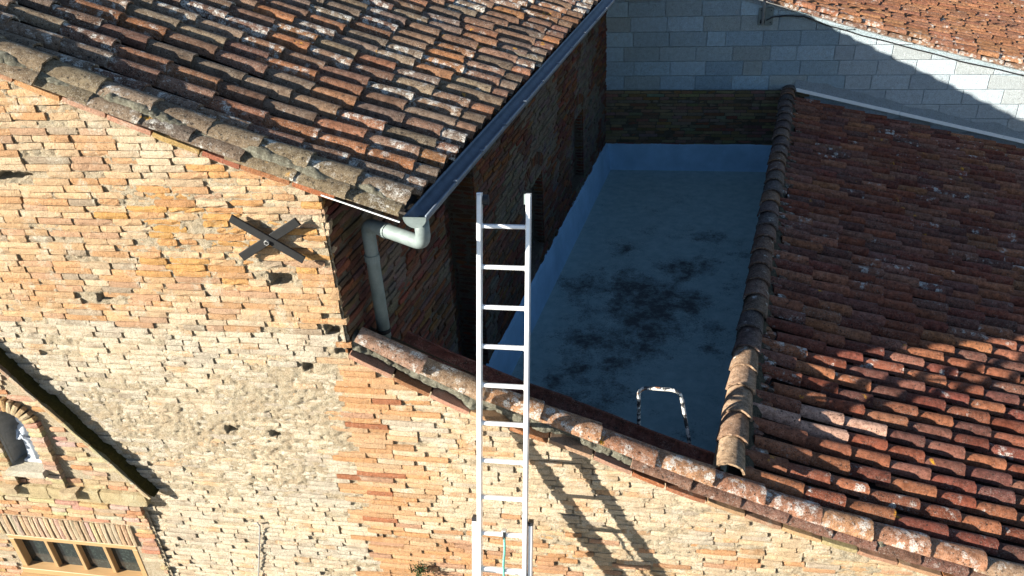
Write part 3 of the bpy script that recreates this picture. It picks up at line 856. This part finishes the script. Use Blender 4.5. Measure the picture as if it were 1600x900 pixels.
# ================================================================== NEIGHBOUR
nb = thing('neighbour_house', (5.5, 10.0, -6.5), 'grey concrete block wall at the back with brick base and tiled roof above it', 'house')
NB = 9.0
NTOP = [(1.108, .855), (3.535, .101), (4.65, -.247), (6.097, -.648), (7.531, -1.018), (9.149, -1.435)]
FLZ = lambda x: -1.367 - .238 * (x - 4.148)
NLOW = [(1.1, -1.29), (4.2, -1.29), (4.3, FLZ(4.3) + .04), (9.2, FLZ(9.2) + .04)]
ntop = lambda x: interp(x, NTOP)
V = []
xs = np.linspace(1.1, 9.1, 25)
for x in xs: V += [(x, NB + .012, -2.8), (x, NB + .012, ntop(x))]
F = [(2 * i, 2 * i + 2, 2 * i + 3, 2 * i + 1) for i in range(24)]
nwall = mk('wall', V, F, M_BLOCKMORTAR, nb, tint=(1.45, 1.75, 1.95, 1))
r = random.Random(15); z = -1.289 - 6 * .2335; j = 0; BT = [(.47, .61, .69), (.50, .65, .74), (.43, .56, .63), (.47, .58, .62), (.46, .54, .55), (.54, .72, .82), (.39, .53, .62)]  # bluish block tints: blue of the shaded wall put into the colour
blocks = []
while z < 1.3:
    x = 1.23 - r.uniform(0, .4) if j % 2 else 1.23 - r.choice((0, .27))
    while x < 9.0:
        L = .556 + r.uniform(-.012, .012)
        if r.random() < .08: L *= r.choice((.5, .7))
        a, b_ = max(x, 1.222), x + L; x = b_ + .011
        if b_ - a < .06 or (z < -1.30 and a < 4.22): continue
        za, zb = ntop(a) - .06, ntop(b_) - .06; z0, z1 = z, z + .225
        zl, zr = min(z1, za), min(z1, zb)
        lo = -9
        if max(zl, zr) - z0 < .03 or (a > 4.0 and z1 < interp(b_, NLOW) + .05): continue
        d = r.gauss(0, .0018); y0 = NB - .004 + d; y1 = NB + .05; bb = .004
        zl = max(zl, z0 + .012); zr = max(zr, z0 + .012)
        fr = [(a + bb, y0, z0 + bb), (b_ - bb, y0, z0 + bb), (b_ - bb, y0, zr - bb), (a + bb, y0, zl - bb)]
        mid = [(a, y0 + bb, z0), (b_, y0 + bb, z0), (b_, y0 + bb, zr), (a, y0 + bb, zl)]
        bk = [(p[0], y1, p[2]) for p in mid]
        V = np.array(fr + mid + bk); F = [(0, 1, 2, 3)] + [(i, 4 + i, 4 + (i + 1) % 4, (i + 1) % 4) for i in range(4)] + [(4 + i, 8 + i, 8 + (i + 1) % 4, 4 + (i + 1) % 4) for i in range(4)]
        c = ((a + b_) / 2, y0, (z0 + zl) / 2); col = r.choice(BT); g_ = r.uniform(.90, 1.10)
        if (a > 4.7): col = lerpc(col, (.66, .70, .72), .5)  # right-hand blocks paler: sunlight on that part put into their colour
        if inframe(c, 300): blocks.append((c, V, F, (*[q * g_ for q in col], .12)))
    z += .2335; j += 1
lay(blocks, nwall, M_BLOCK, 'block', 'blockwork')
# brick strip under the blocks
r = random.Random(22); lst = []; z = -2.26
while z < -1.33:
    x = 1.24 + r.uniform(-.1, 0)
    while x < 4.4:
        L = r.choice((.14, .2, .24, .28)) * r.uniform(.85, 1.15); c = (x + L / 2, NB - .003 + r.gauss(0, .004), z + .024)
        if r.random() > .06:
            V, F = brick_geo(c, (1, 0, 0), (0, 0, 1), (0, -1, 0), L, .044, .04, .005, r)
            lst.append((c, V, F, (*[q * r.uniform(.75, 1.15) for q in r.choice([(.36, .23, .125), (.40, .29, .165), (.33, .19, .10), (.38, .30, .19)])], .1)))
        x += L + r.uniform(.005, .012)
    z += .053
lay(lst, nwall, MB_SIDE)
mk('brick_bed', [(1.2, NB + .006, -2.75), (4.4, NB + .006, -2.75), (4.4, NB + .006, -1.30), (1.2, NB + .006, -1.30)], [(0, 1, 2, 3)], MM_SIDE, nwall, tint=(1, .95, .85, 1))
# sloped render fillet and white flashing where the lean-to roof meets the wall
V = []; F = []
xs = np.linspace(4.22, 8.9, 60)
for i, x in enumerate(xs):
    zb = FLZ(x) + .10; n = float(fbm(x * 3, 2.2, 3)); n2 = float(fbm(x * 9, 5.2, 3))
    V += [(x, NB - .07, zb), (x, NB - .052 - .02 * n, zb + .04), (x, NB - .022, zb + .06 + .07 * n), (x, NB - .006, zb + .08 + .13 * n + .05 * n2)]
for i in range(len(xs) - 1):
    for k in range(3): F.append((i * 4 + k, i * 4 + 4 + k, i * 4 + 5 + k, i * 4 + 1 + k))
mk('render_fillet', V, F, M_BLOCKMORTAR, nb, tint=(1.2, 1.35, 1.45, 1), smooth=True)
for a, b_ in ((4.23, 5.85), (5.855, 7.45), (7.455, 8.9)):
    za, zb = [FLZ(q) + .125 for q in (a, b_)]
    u = np.array([b_ - a, 0, zb - za]); L = np.linalg.norm(u); u /= L
    V, F = bbox_geo(((a + b_) / 2, NB - .088, (za + zb) / 2), u, (-u[2], 0, u[0]), (0, -1, 0), L, .055, .012, .003)
    mk('flashing', V, F, M_WHITE, nb)
# neighbour roof
nz = lambda x, y: ntop(x - .15 * (y - NB)) + .05
acc = Acc(); xs = np.linspace(2.6, 10.0, 14)
for i in range(13):
    P = [(x + .15 * (y - NB), y, ntop(min(x, 9.1)) - (.26 * max(0, x - 9.1)) + .02) for x in (xs[i], xs[i + 1]) for y in (NB + .02, 14.5)]
    acc.add([P[0], P[2], P[3], P[1]], [(0, 1, 2, 3)])
nroof = acc.build('roof', M_DARK, nb)
r = random.Random(66); tiles = []; chans = []
for j in range(-1, 26):
    y = NB + .20 + .19 * j if j >= 0 else NB + .03
    lip = 9.3 + r.uniform(-.15, .15)
    while lip > 2.5:
        L = .45; s = (nz(lip, y) - nz(lip - .4, y)) / .4 + .035
        e1, e2, e3 = frame_from((1, r.gauss(0, .02), s), (0, 1, r.gauss(0, .04)))
        pt = np.array([lip, y + r.gauss(0, .006), nz(lip, y) + (.05 if j < 0 else .022)]) - e1 * L
        if inframe((lip, y, nz(lip, y)), 200):
            V, F, sm = tile_geo(pt, e1, e2, e3, L, .072, .088, r)
            pal = [(.42, .19, .09), (.38, .16, .08), (.33, .15, .085), (.46, .22, .11)]
            tiles.append((pt + e1 * .3, V, F, sm, ttint(pal, r, r.uniform(.45, .75) if j < 1 else r.choice((.1, .2, .4)))))
            e1, e2, e3 = frame_from((1, 0, s), (0, 1, 0))
            V, F, sm = tile_geo(pt + np.array([.05, .095, .012]), e1, e2, e3, L, .076, .066, r, seg=6, up=False)
            chans.append((pt, V, F, sm, ttint(pal, r, .1)))
        lip -= .345 + r.uniform(-.04, .04)
lip = 9.2
while lip > 2.7:
    L = .45; y = NB - .035; s = (nz(lip, y) - nz(lip - .4, y)) / .4 + .03
    e1, e2, e3 = frame_from((1, 0, s), (0, 1, -.2)); pt = np.array([lip, y, nz(lip, y) - .025]) - e1 * L
    if inframe((lip, y, nz(lip, y)), 200):
        V, F, sm = tile_geo(pt, e1, e2, e3, L, .076, .086, r)
        tiles.append((pt + e1 * .3, V, F, sm, ttint([(.40, .20, .11), (.30, .17, .11)], r, .7)))
    lip -= .34 + r.uniform(-.03, .03)
place_tiles(tiles, nroof, MT_RED, 'roof_tile', 'roof_tiles')
place_tiles(chans, nroof, MT_RED, 'channel_tile', 'channel_tiles', 0)

# mast bracket and cable
bk = thing('mast_bracket', (3.66, NB - .01, -.26), 'galvanised mast foot with square plate bolted high on the grey block wall', 'bracket')
V, F = bbox_geo((3.665, NB - .02, -.139), (1, 0, 0), (0, 0, 1), (0, -1, 0), .22, .26, .012, .003); mk('plate', V, F, M_PVC, bk)
V, F = tube_geo([(3.62, NB - .075, -.25), (3.62, NB - .075, 1.7)], .022, 10); mk('pole', V, F, M_STEEL, bk, smooth=True)
V, F = bbox_geo((3.62, NB - .05, -.21), (1, 0, 0), (0, 0, 1), (0, -1, 0), .06, .05, .07, .008); mk('clamp', V, F, M_IRON, bk)
for dx in (-.075, .075):
    for dz in (-.09, .09):
        V, F = tube_geo([(3.665 + dx, NB - .02, -.139 + dz), (3.665 + dx, NB - .034, -.139 + dz)], .009, 6); mk('bolt', V, F, M_IRON, bk)
cp = [(3.676, -0.06, -0.195), (3.743, -0.055, -0.15), (3.9, -0.03, -0.133), (4.213, -0.02, -0.145), (4.57, -0.02, -0.279), (5.128, -0.02, -0.446), (5.799, -0.018, -0.625), (6.58, -0.018, -0.843), (7.474, -0.018, -1.055), (8.256, -0.018, -1.256)]
pp = []
for i in range(len(cp) - 1):
    for t in np.linspace(0, 1, 6, endpoint=False): pp.append(tuple(np.array(cp[i]) * (1 - t) + np.array(cp[i + 1]) * t + [0, NB, .004 * math.sin(i * 6 + t * 6)]))
V, F = tube_geo(pp, .010, 8)
tag(mk('cable', V, F, M_BLACK, smooth=True), 'black cable running along the block wall under the far tiled roof', 'cable')

# ================================================================== PORCH
porch = thing('brick_porch', (-2.8, -.2, -6.5), 'small gabled brick porch at lower left with niche, stone ledge and wooden window', 'porch')
PY = -.22; PXC = -2.80
EDGE = [(-2.80, .0), (-2.598, -.30), (-1.787, -1.519)]
def gable(x):
    x = PXC + abs(x - PXC); return -.30 - 1.503 * (x + 2.598)
PXR = -1.90
NX, NRAD, NSP, NBOT = -2.755, .150, -.875, -1.30
def in_niche(x, z, m=0):
    if z < NBOT - m: return False
    if z < NSP: return abs(x - NX) < NRAD + m
    return math.hypot(x - NX, z - NSP) < NRAD + m
WX0, WX1, WZ1, WZ0 = -3.33, -2.12, -2.165, -2.60
def in_win(x, z): return WX0 < x < WX1 and WZ0 - .6 < z < WZ1
# backing: strips around niche and window
A = Acc(); st = .03
xs = np.arange(-3.74, PXR - .004, st); zs = np.arange(-3.4, .05, st)
for x in xs:
    for z in zs:
        cx, cz = x + st / 2, z + st / 2
        if in_niche(cx, cz, .01) or in_win(cx, cz) or cz > gable(cx) - .02: continue
        quad(A, (x, PY + .016, z), (x + st, PY + .016, z), (x + st, PY + .016, z + st), (x, PY + .016, z + st))
quad(A, (PXR - .012, PY + .016, -6.5), (PXR - .012, .05, -6.5), (PXR - .012, .05, -1.40), (PXR - .012, PY + .016, -1.40))
quad(A, (-3.74, PY + .016, -6.5), (PXR - .012, PY + .016, -6.5), (PXR - .012, PY + .016, -3.4), (-3.74, PY + .016, -3.4))
pw = A.build('wall', MM_FRONT, porch)
r = random.Random(57); lst = []
PT = [(.66, .52, .36), (.62, .42, .25), (.60, .37, .24), (.66, .50, .34), (.64, .46, .29), (.58, .33, .17)]
def ptint(r, al=.05): return (*[q * r.uniform(.85, 1.1) for q in r.choice(PT)], al)
z = -3.2
while z < .0:
    x = -3.74 + r.uniform(-.1, 0)
    while x < PXR:
        L = r.choice((.13, .18, .22, .26)) * r.uniform(.9, 1.1); xe = min(x + L, PXR + r.uniform(-.008, .008)); cx = (x + xe) / 2; cz = z + CH / 2; Lr = xe - x
        x0_ = x; x = xe + r.uniform(.005, .014)
        if Lr < .05: continue
        if cz > gable(cx + Lr / 2 * (1 if cx > PXC else -1)) - .03: continue
        if -1.66 < cz < -1.50 or (-2.165 < cz < -1.90 and cx < -2.07): continue
        if any(in_niche(cx + Lr * k, cz, .115) for k in (-.45, 0, .45)) or any(in_win(cx + Lr * k, cz) for k in (-.48, 0, .48)): continue
        d = r.gauss(0, .003)
        if -1.90 < cz < -1.66: d += (cz + 1.90) * .12
        c = (cx, PY - d, cz)
        if not inframe(c, 200): continue
        V, F = brick_geo(c, (1, 0, 0), (0, 0, 1), (0, -1, 0), Lr, CH - .008, .05, .004, r); lst.append((c, V, F, ptint(r)))
    z += CH
# right flank bricks
z = -3.2
while z < -1.45:
    y = PY
    while y < -.02:
        L = min(r.choice((.10, .12, .22)), .0 - y); c = (PXR - .004, y + L / 2, z + CH / 2)
        V, F = brick_geo(c, (0, 1, 0), (0, 0, 1), (1, 0, 0), L - .008, CH - .008, .03, .004, r); lst.append((c, V, F, ptint(r))); y += L
    z += CH
lay(lst, pw, MB_FRONT)
# raised surround of the niche
for k in range(15):
    a = math.pi * (k + .5) / 15; u = np.array([math.cos(a), 0, math.sin(a)]); v = np.array([-math.sin(a), 0, math.cos(a)])
    c = np.array([NX, PY - .035, NSP]) + u * (NRAD + .06)
    V, F = brick_geo(c, u, v, (0, -1, 0), .115, .036, .07, .003, r); mk('arch_brick', V, F, MB_FRONT, pw, tint=ptint(r), origin=c)
z = -1.50
while z < NSP - .02:
    for sx in (-1, 1):
        c = (NX + sx * (NRAD + .06) , PY - .035 + r.uniform(-.004, .004), z + CH / 2)
        V, F = brick_geo(c, (1, 0, 0), (0, 0, 1), (0, -1, 0), .115, CH - .008, .07, .003, r); mk('surround_brick', V, F, MB_FRONT, pw, tint=ptint(r), origin=c)
    z += CH
# niche shell
V = []; F = []; prof = [(NX + NRAD, NBOT)] + [(NX + NRAD * math.cos(a), NSP + NRAD * math.sin(a)) for a in np.linspace(0, math.pi, 15)] + [(NX - NRAD, NBOT)]
deps = [(0, 1), (.07, .97), (.14, .82), (.18, .55), (.195, .0)]
for dd, sc_ in deps:
    for (x, z) in prof: V.append((NX + (x - NX) * sc_, PY + dd - .005, NSP + (z - NSP) * sc_ if z > NSP else z))
n = len(prof)
for i in range(len(deps) - 1):
    for k in range(n - 1): F.append((i * n + k, i * n + k + 1, (i + 1) * n + k + 1, (i + 1) * n + k))
mk('niche_shell', V, F, M_NICHE, porch, smooth=True)
V, F = bbox_geo((NX, PY + .06, NBOT - .03), (1, 0, 0), (0, 1, 0), (0, 0, 1), .34, .28, .06, .01); mk('niche_base', V, F, M_STONE, porch, tint=(.60, .55, .44, .3))
# stone ledge with two blocks
x = -3.8
for L in (.62, .50, .46, .40):
    c = (x + L / 2, PY - .03, -1.575); V, F = brick_geo(c, (1, 0, 0), (0, 0, 1), (0, -1, 0), L - .006, .125, .12, .007, r)
    mk('ledge_stone', V, F, M_STONE, pw, tint=(.55, .44, .25, .35), origin=c); x += L
for bx in (-2.995, -2.46):
    c = (bx, PY - .075, -1.535); V, F = brick_geo(c, (1, 0, 0), (0, 0, 1), (0, -1, 0), .15, .07, .10, .006, r)
    mk('ledge_block', V, F, M_STONE, pw, tint=(.58, .45, .28, .3), origin=c)
# soldier lintel
x = -3.46; 
while x < -2.10:
    c = (x + .022, PY - r.uniform(-.003, .006), -2.035)
    V, F = brick_geo(c, (0, 0, 1), (1, 0, 0), (0, -1, 0), .235, .036, .06, .003, r); mk('lintel_brick', V, F, MB_FRONT, pw, tint=(*[q * r.uniform(.9, 1.08) for q in lerpc((.62, .42, .26), (.66, .50, .35), r.random())], .05), origin=c); x += .0475
# porch roof slabs
V = []; F = []
for sx in (1, -1):
    pr_ = [(PXC, .04), (PXC + sx * (-1.76 - PXC), gable(-1.76) + .045)]
    (xa, za), (xb, zb) = pr_; u = np.array([xb - xa, 0, zb - za]); L = np.linalg.norm(u); u /= L; nn_ = np.array([-u[2], 0, u[0]]) * sx
    c = np.array([(xa + xb) / 2, -.135, (za + zb) / 2]) + nn_ * .012
    nu, nv = 60, 16; Vs = []; Fs = []
    for i in range(nu + 1):
        for j in range(nv + 1):
            a = (i / nu - .5) * L; b_ = (j / nv - .5) * .29
            h = .028 + .022 * float(fbm(a * 16 + 4, b_ * 22, 3)) + .014 * (((i * 7) // nu) % 2)
            Vs.append(c + u * a + np.array([0, 1, 0]) * b_ + nn_ * h)
    for i in range(nu):
        for j in range(nv):
            Fs.append((i * (nv + 1) + j, (i + 1) * (nv + 1) + j, (i + 1) * (nv + 1) + j + 1, i * (nv + 1) + j + 1))
    pro = mk('roof', Vs, Fs, M_MOSS, porch, smooth=True)
    s = 0
    while s < L - .05:
        l_ = min(r.uniform(.20, .27), L - s)
        for row, (dy, dn, hh) in enumerate(((-.285, .016, .028), (-.262, -.016, .030))):
            p = np.array([xa, dy + .05, za]) + u * (s + l_ / 2 - row * .05) + nn_ * dn
            V, F = brick_geo(p + np.array([0, -.05, 0]), u, nn_, (0, -1, 0), l_ - .006, hh, .20, .003, r)
            if inframe(p, 150): mk('verge_brick', V, F, MB_FRONT, pro, tint=(*[q * r.uniform(.9, 1.1) for q in (CREAM if row == 0 else PINK)], .3), origin=p)
        s += l_
# eave stone at the foot of the gable
c = (-1.86, -.14, -1.60); V, F = brick_geo(c, (1, 0, 0), (0, 0, 1), (0, -1, 0), .20, .09, .15, .01, r); mk('kneeler_stone', V, F, M_STONE, porch, tint=(.40, .24, .15, .3))
# window
win = link('window', None, porch, (WX0, PY + .05, WZ0)); win.empty_display_size = .1
wy = PY + .045
def bar(x0, x1, z0, z1, dy, th, nm): 
    V, F = bbox_geo(((x0 + x1) / 2, wy + dy, (z0 + z1) / 2), (1, 0, 0), (0, 0, 1), (0, -1, 0), x1 - x0, z1 - z0, th, .004); return mk(nm, V, F, M_WOOD, win)
bar(WX0, WX1, WZ1 - .045, WZ1, 0, .07, 'frame'); bar(WX0, WX0 + .05, -2.56, WZ1 - .046, .001, .07, 'frame'); bar(WX1 - .05, WX1, -2.56, WZ1 - .046, .001, .07, 'frame')
bar(WX0, WX1, -2.62, -2.561, -.012, .09, 'frame')
pw_ = (WX1 - WX0 - .10) / 4
for k in range(1, 4):
    x = WX0 + .05 + pw_ * k; bar(x - .017, x + .017, -2.56, WZ1 - .046, .008, .046, 'mullion')
for k in range(4):
    x0 = WX0 + .05 + pw_ * k; c = (x0 + pw_ / 2, wy + .030, -2.385)
    V, F = bbox_geo(c, (1, 0, 0), (0, 0, 1), (0, -1, 0), pw_, .36, .006, .001); mk('pane', V, F, M_GLASS, win)
V, F = bbox_geo(((WX0 + WX1) / 2, PY + .02, -2.655), (1, 0, 0), (0, 1, 0), (0, 0, 1), WX1 - WX0 + .06, .16, .05, .008); mk('sill', V, F, M_WOOD, win)
# statue
stt = thing('statue', (NX, PY + .085, NBOT), 'small pale robed statue standing in the arched porch niche', 'statue')
V = []; F = []; prof = [(0, .062), (.03, .068), (.10, .060), (.18, .054), (.24, .056), (.29, .060), (.325, .050), (.345, .030), (.36, .026), (.375, .034), (.40, .037), (.425, .030), (.44, .010)]
na = 28
for k, (h, rad) in enumerate(prof):
    for i in range(na):
        a = 2 * math.pi * i / na; fold = 1 + (.10 * math.sin(a * 9 + h * 6) * max(0, 1 - h / .30)) + (.05 * math.sin(a * 4 - h * 18) if h < .33 else 0)
        rx = rad * fold * (1.0 if h < .34 else .92); V.append((NX + rx * math.cos(a), PY + .085 + rx * .82 * math.sin(a) - (.006 if h > .36 else 0), NBOT + h * 1.02))
for k in range(len(prof) - 1):
    for i in range(na): F.append((k * na + i, k * na + (i + 1) % na, (k + 1) * na + (i + 1) % na, (k + 1) * na + i))
F.append(tuple((len(prof) - 1) * na + i for i in range(na)))
mk('robe', V, F, M_STATUE, stt, smooth=True)
V, F = tube_geo([(NX + .055, PY + .075, NBOT + .295), (NX + .058, PY + .045, NBOT + .225), (NX + .01, PY + .022, NBOT + .255), (NX, PY + .022, NBOT + .285)], [.018, .02, .013, .008], 10); mk('arm', V, F, M_STATUE, stt, smooth=True)
V, F = tube_geo([(NX - .055, PY + .075, NBOT + .295), (NX - .058, PY + .045, NBOT + .225), (NX - .01, PY + .022, NBOT + .255), (NX, PY + .02, NBOT + .285)], [.018, .02, .013, .008], 10); mk('arm', V, F, M_STATUE, stt, smooth=True)
V, F = bbox_geo((NX, PY + .085, NBOT + .012), (1, 0, 0), (0, 1, 0), (0, 0, 1), .15, .13, .03, .006); mk('plinth', V, F, M_STATUE, stt)

porch.location = (-3.019, -.009, -6.939); porch.scale = (PS, PS, PS)
stt.location = (-2.962, .075, -1.501); stt.scale = (PS, PS, PS)

# ================================================================== LADDER
lad = thing('ladder', (1.06, -2.2, -6.5), 'aluminium extension ladder leaning against the tile-capped brick wall', 'ladder')
LK = .38; LY0 = -.214 + .38 * .95
def lpt(x, z, off=0):      # off = outwards from the ladder plane
    n = np.array([0, -1, LK]); n /= np.linalg.norm(n); return np.array([x, LK * z + LY0, z]) + n * off
LU = np.array([0, LK, 1.0]); LU /= np.linalg.norm(LU); LN = np.array([0, -1, LK]); LN /= np.linalg.norm(LN); LX = np.array([1., 0, 0])
FX0, FX1 = .899, 1.226
def stile(x, z0, z1, wd, dp, off, nm):
    a, b = lpt(x, z0, off), lpt(x, z1, off); L = np.linalg.norm(b - a)
    V, F = bbox_geo((a + b) / 2, LU, LX, LN, L, wd, dp, .004); return mk(nm, V, F, M_ALU, lad)
stile(FX0, -4.2, .812, .030, .066, 0, 'stile'); stile(FX1, -4.2, .812, .030, .066, 0, 'stile')
stile(FX0 - .040, -6.5, -1.345, .028, .062, -.018, 'stile'); stile(FX1 + .012 + .024, -6.5, -1.345, .028, .062, -.018, 'stile')
zr = .618; nr = 0
while zr > -4.1:
    c = lpt((FX0 + FX1) / 2, zr, 0)
    V, F = bbox_geo(c, LX, LU, LN, FX1 - FX0 - .032, .028, .032, .006)
    rg = mk('rung', V, F, M_ALU, lad)
    if zr > -1.7:
        for sx in (FX0 + .017, FX1 - .017):
            V, F = bbox_geo(lpt(sx, zr, 0), LX, LU, LN, .006, .036, .040, .003); mk('rung_collar', V, F, M_ALU, rg)
    zr -= .2555; nr += 1
zr = -1.72
while zr > -6.3:
    V, F = bbox_geo(lpt((FX0 + FX1) / 2, zr, -.050), LX, LU, LN, FX1 - FX0 + .05, .028, .030, .006); mk('rung', V, F, M_ALU, lad); zr -= .2555
for sx in (FX0 - .040, FX1 + .036):
    V, F = bbox_geo(lpt(sx, -1.335, -.018), LX, LU, LN, .034, .024, .068, .004); mk('end_cap', V, F, M_BLACK, lad)
for sx in (FX0, FX1):
    V, F = bbox_geo(lpt(sx, .818, 0), LX, LU, LN, .032, .012, .060, .003); mk('end_cap', V, F, M_STEEL if sx > 1 else M_ALU, lad)
p = lpt(FX0 + .030, .775, -.045); V, F = tube_geo([p - LX * .022, p + LX * .022], .036, 16); mk('wall_roller', V, F, M_BLACK, lad)
p = lpt(FX1 - .022, .785, -.040); V, F = bbox_geo(p, LX, LU, LN, .026, .070, .045, .006); mk('roller_bracket', V, F, M_PVC, lad)
V, F = bbox_geo(lpt(1.075, -1.40, .0), LX, LU, LN, .030, .02, .045, .004); mk('guide_hook', V, F, M_STEEL, lad)
# rope
pp = [tuple(lpt(1.078 + .004 * math.sin(k * .9), -1.435 - .04 * k, .018 + .004 * math.cos(k)) ) for k in range(34)]
V, F = tube_geo(pp, .0085, 8)
tag(mk('rope', V, F, M_ROPE, smooth=True), 'green and white rope hanging from a rung of the aluminium ladder', 'rope')
V, F = tube_geo([lpt(1.078, -1.40, .02), lpt(1.078, -1.45, .018)], .012, 8); rk = mk('rope_knot', V, F, M_BLACK, bpy.data.objects['rope'])

# ================================================================== SMALL THINGS
hy = .62
hp = [(2.46, hy - .12, FZ), (2.395, hy - .04, -1.42), (2.335, hy, -1.0)]
hoop = [(2.47, hy - .14, FZ)] + [(2.39, hy - .02, -1.40)] + bend((2.39, hy - .02, -1.40), (2.285, hy + .01, -.86), (1.985, hy + .01, -.855), .085) + bend((2.285, hy + .01, -.86), (1.975, hy + .01, -.855), (1.99, hy - .01, -1.4), .075) + [(1.99, hy - .01, -1.40), (2.0, hy - .05, FZ)]
V, F = tube_geo(hoop, .0145, 12)
tag(mk('grab_hoop', V, F, M_PEEL, smooth=True), 'bent steel hoop with flaking black and white paint behind the capped wall', 'handrail')
# wire on the front wall
pp = [(-1.105, -.012, -1.99), (-1.075, -.02, -1.965), (-1.06, -.022, -2.0), (-1.085, -.016, -2.10), (-1.125, -.012, -2.25), (-1.165, -.014, -2.42), (-1.205, -.012, -2.58), (-1.24, -.014, -2.72), (-1.30, -.012, -3.0), (-1.4, -.012, -3.6)]
V, F = tube_geo(pp, .006, 8)
tag(mk('wire', V, F, M_WIRE, smooth=True), 'thin grey wire hanging down the front brick wall right of the porch', 'wire')
# plant
pl = thing('wall_plant', (.276, -.01, -2.36), 'small green weed growing out of the brick joints left of the ladder', 'plant')
r = random.Random(8); A = Acc()
for k in range(300):
    a = r.uniform(0, 2 * math.pi); rad = abs(r.gauss(0, .045)); c = np.array([.276 + rad * math.cos(a), -.025 - abs(r.gauss(0, .04)), -2.335 + rad * .9 * math.sin(a) + .02])
    d = np.array([r.gauss(0, 1), -abs(r.gauss(0, 1)) - .2, r.gauss(.5, .8)]); d /= np.linalg.norm(d); q = np.cross(d, [r.gauss(0, 1), r.gauss(0, 1), r.gauss(0, 1)]); q /= np.linalg.norm(q)
    L = r.uniform(.014, .028); A.add([c, c + d * L * .5 + q * L * .3, c + d * L, c + d * L * .5 - q * L * .3], [(0, 1, 2, 3)])
A.build('foliage', M_LEAF, pl, kind='stuff')
for k in range(4):
    V, F = tube_geo([(.276, .01, -2.37), (.276 + r.uniform(-.03, .03), -.03, -2.34), (.276 + r.uniform(-.05, .05), -.05, -2.30)], .003, 5); mk('stem', V, F, M_LEAF, pl)
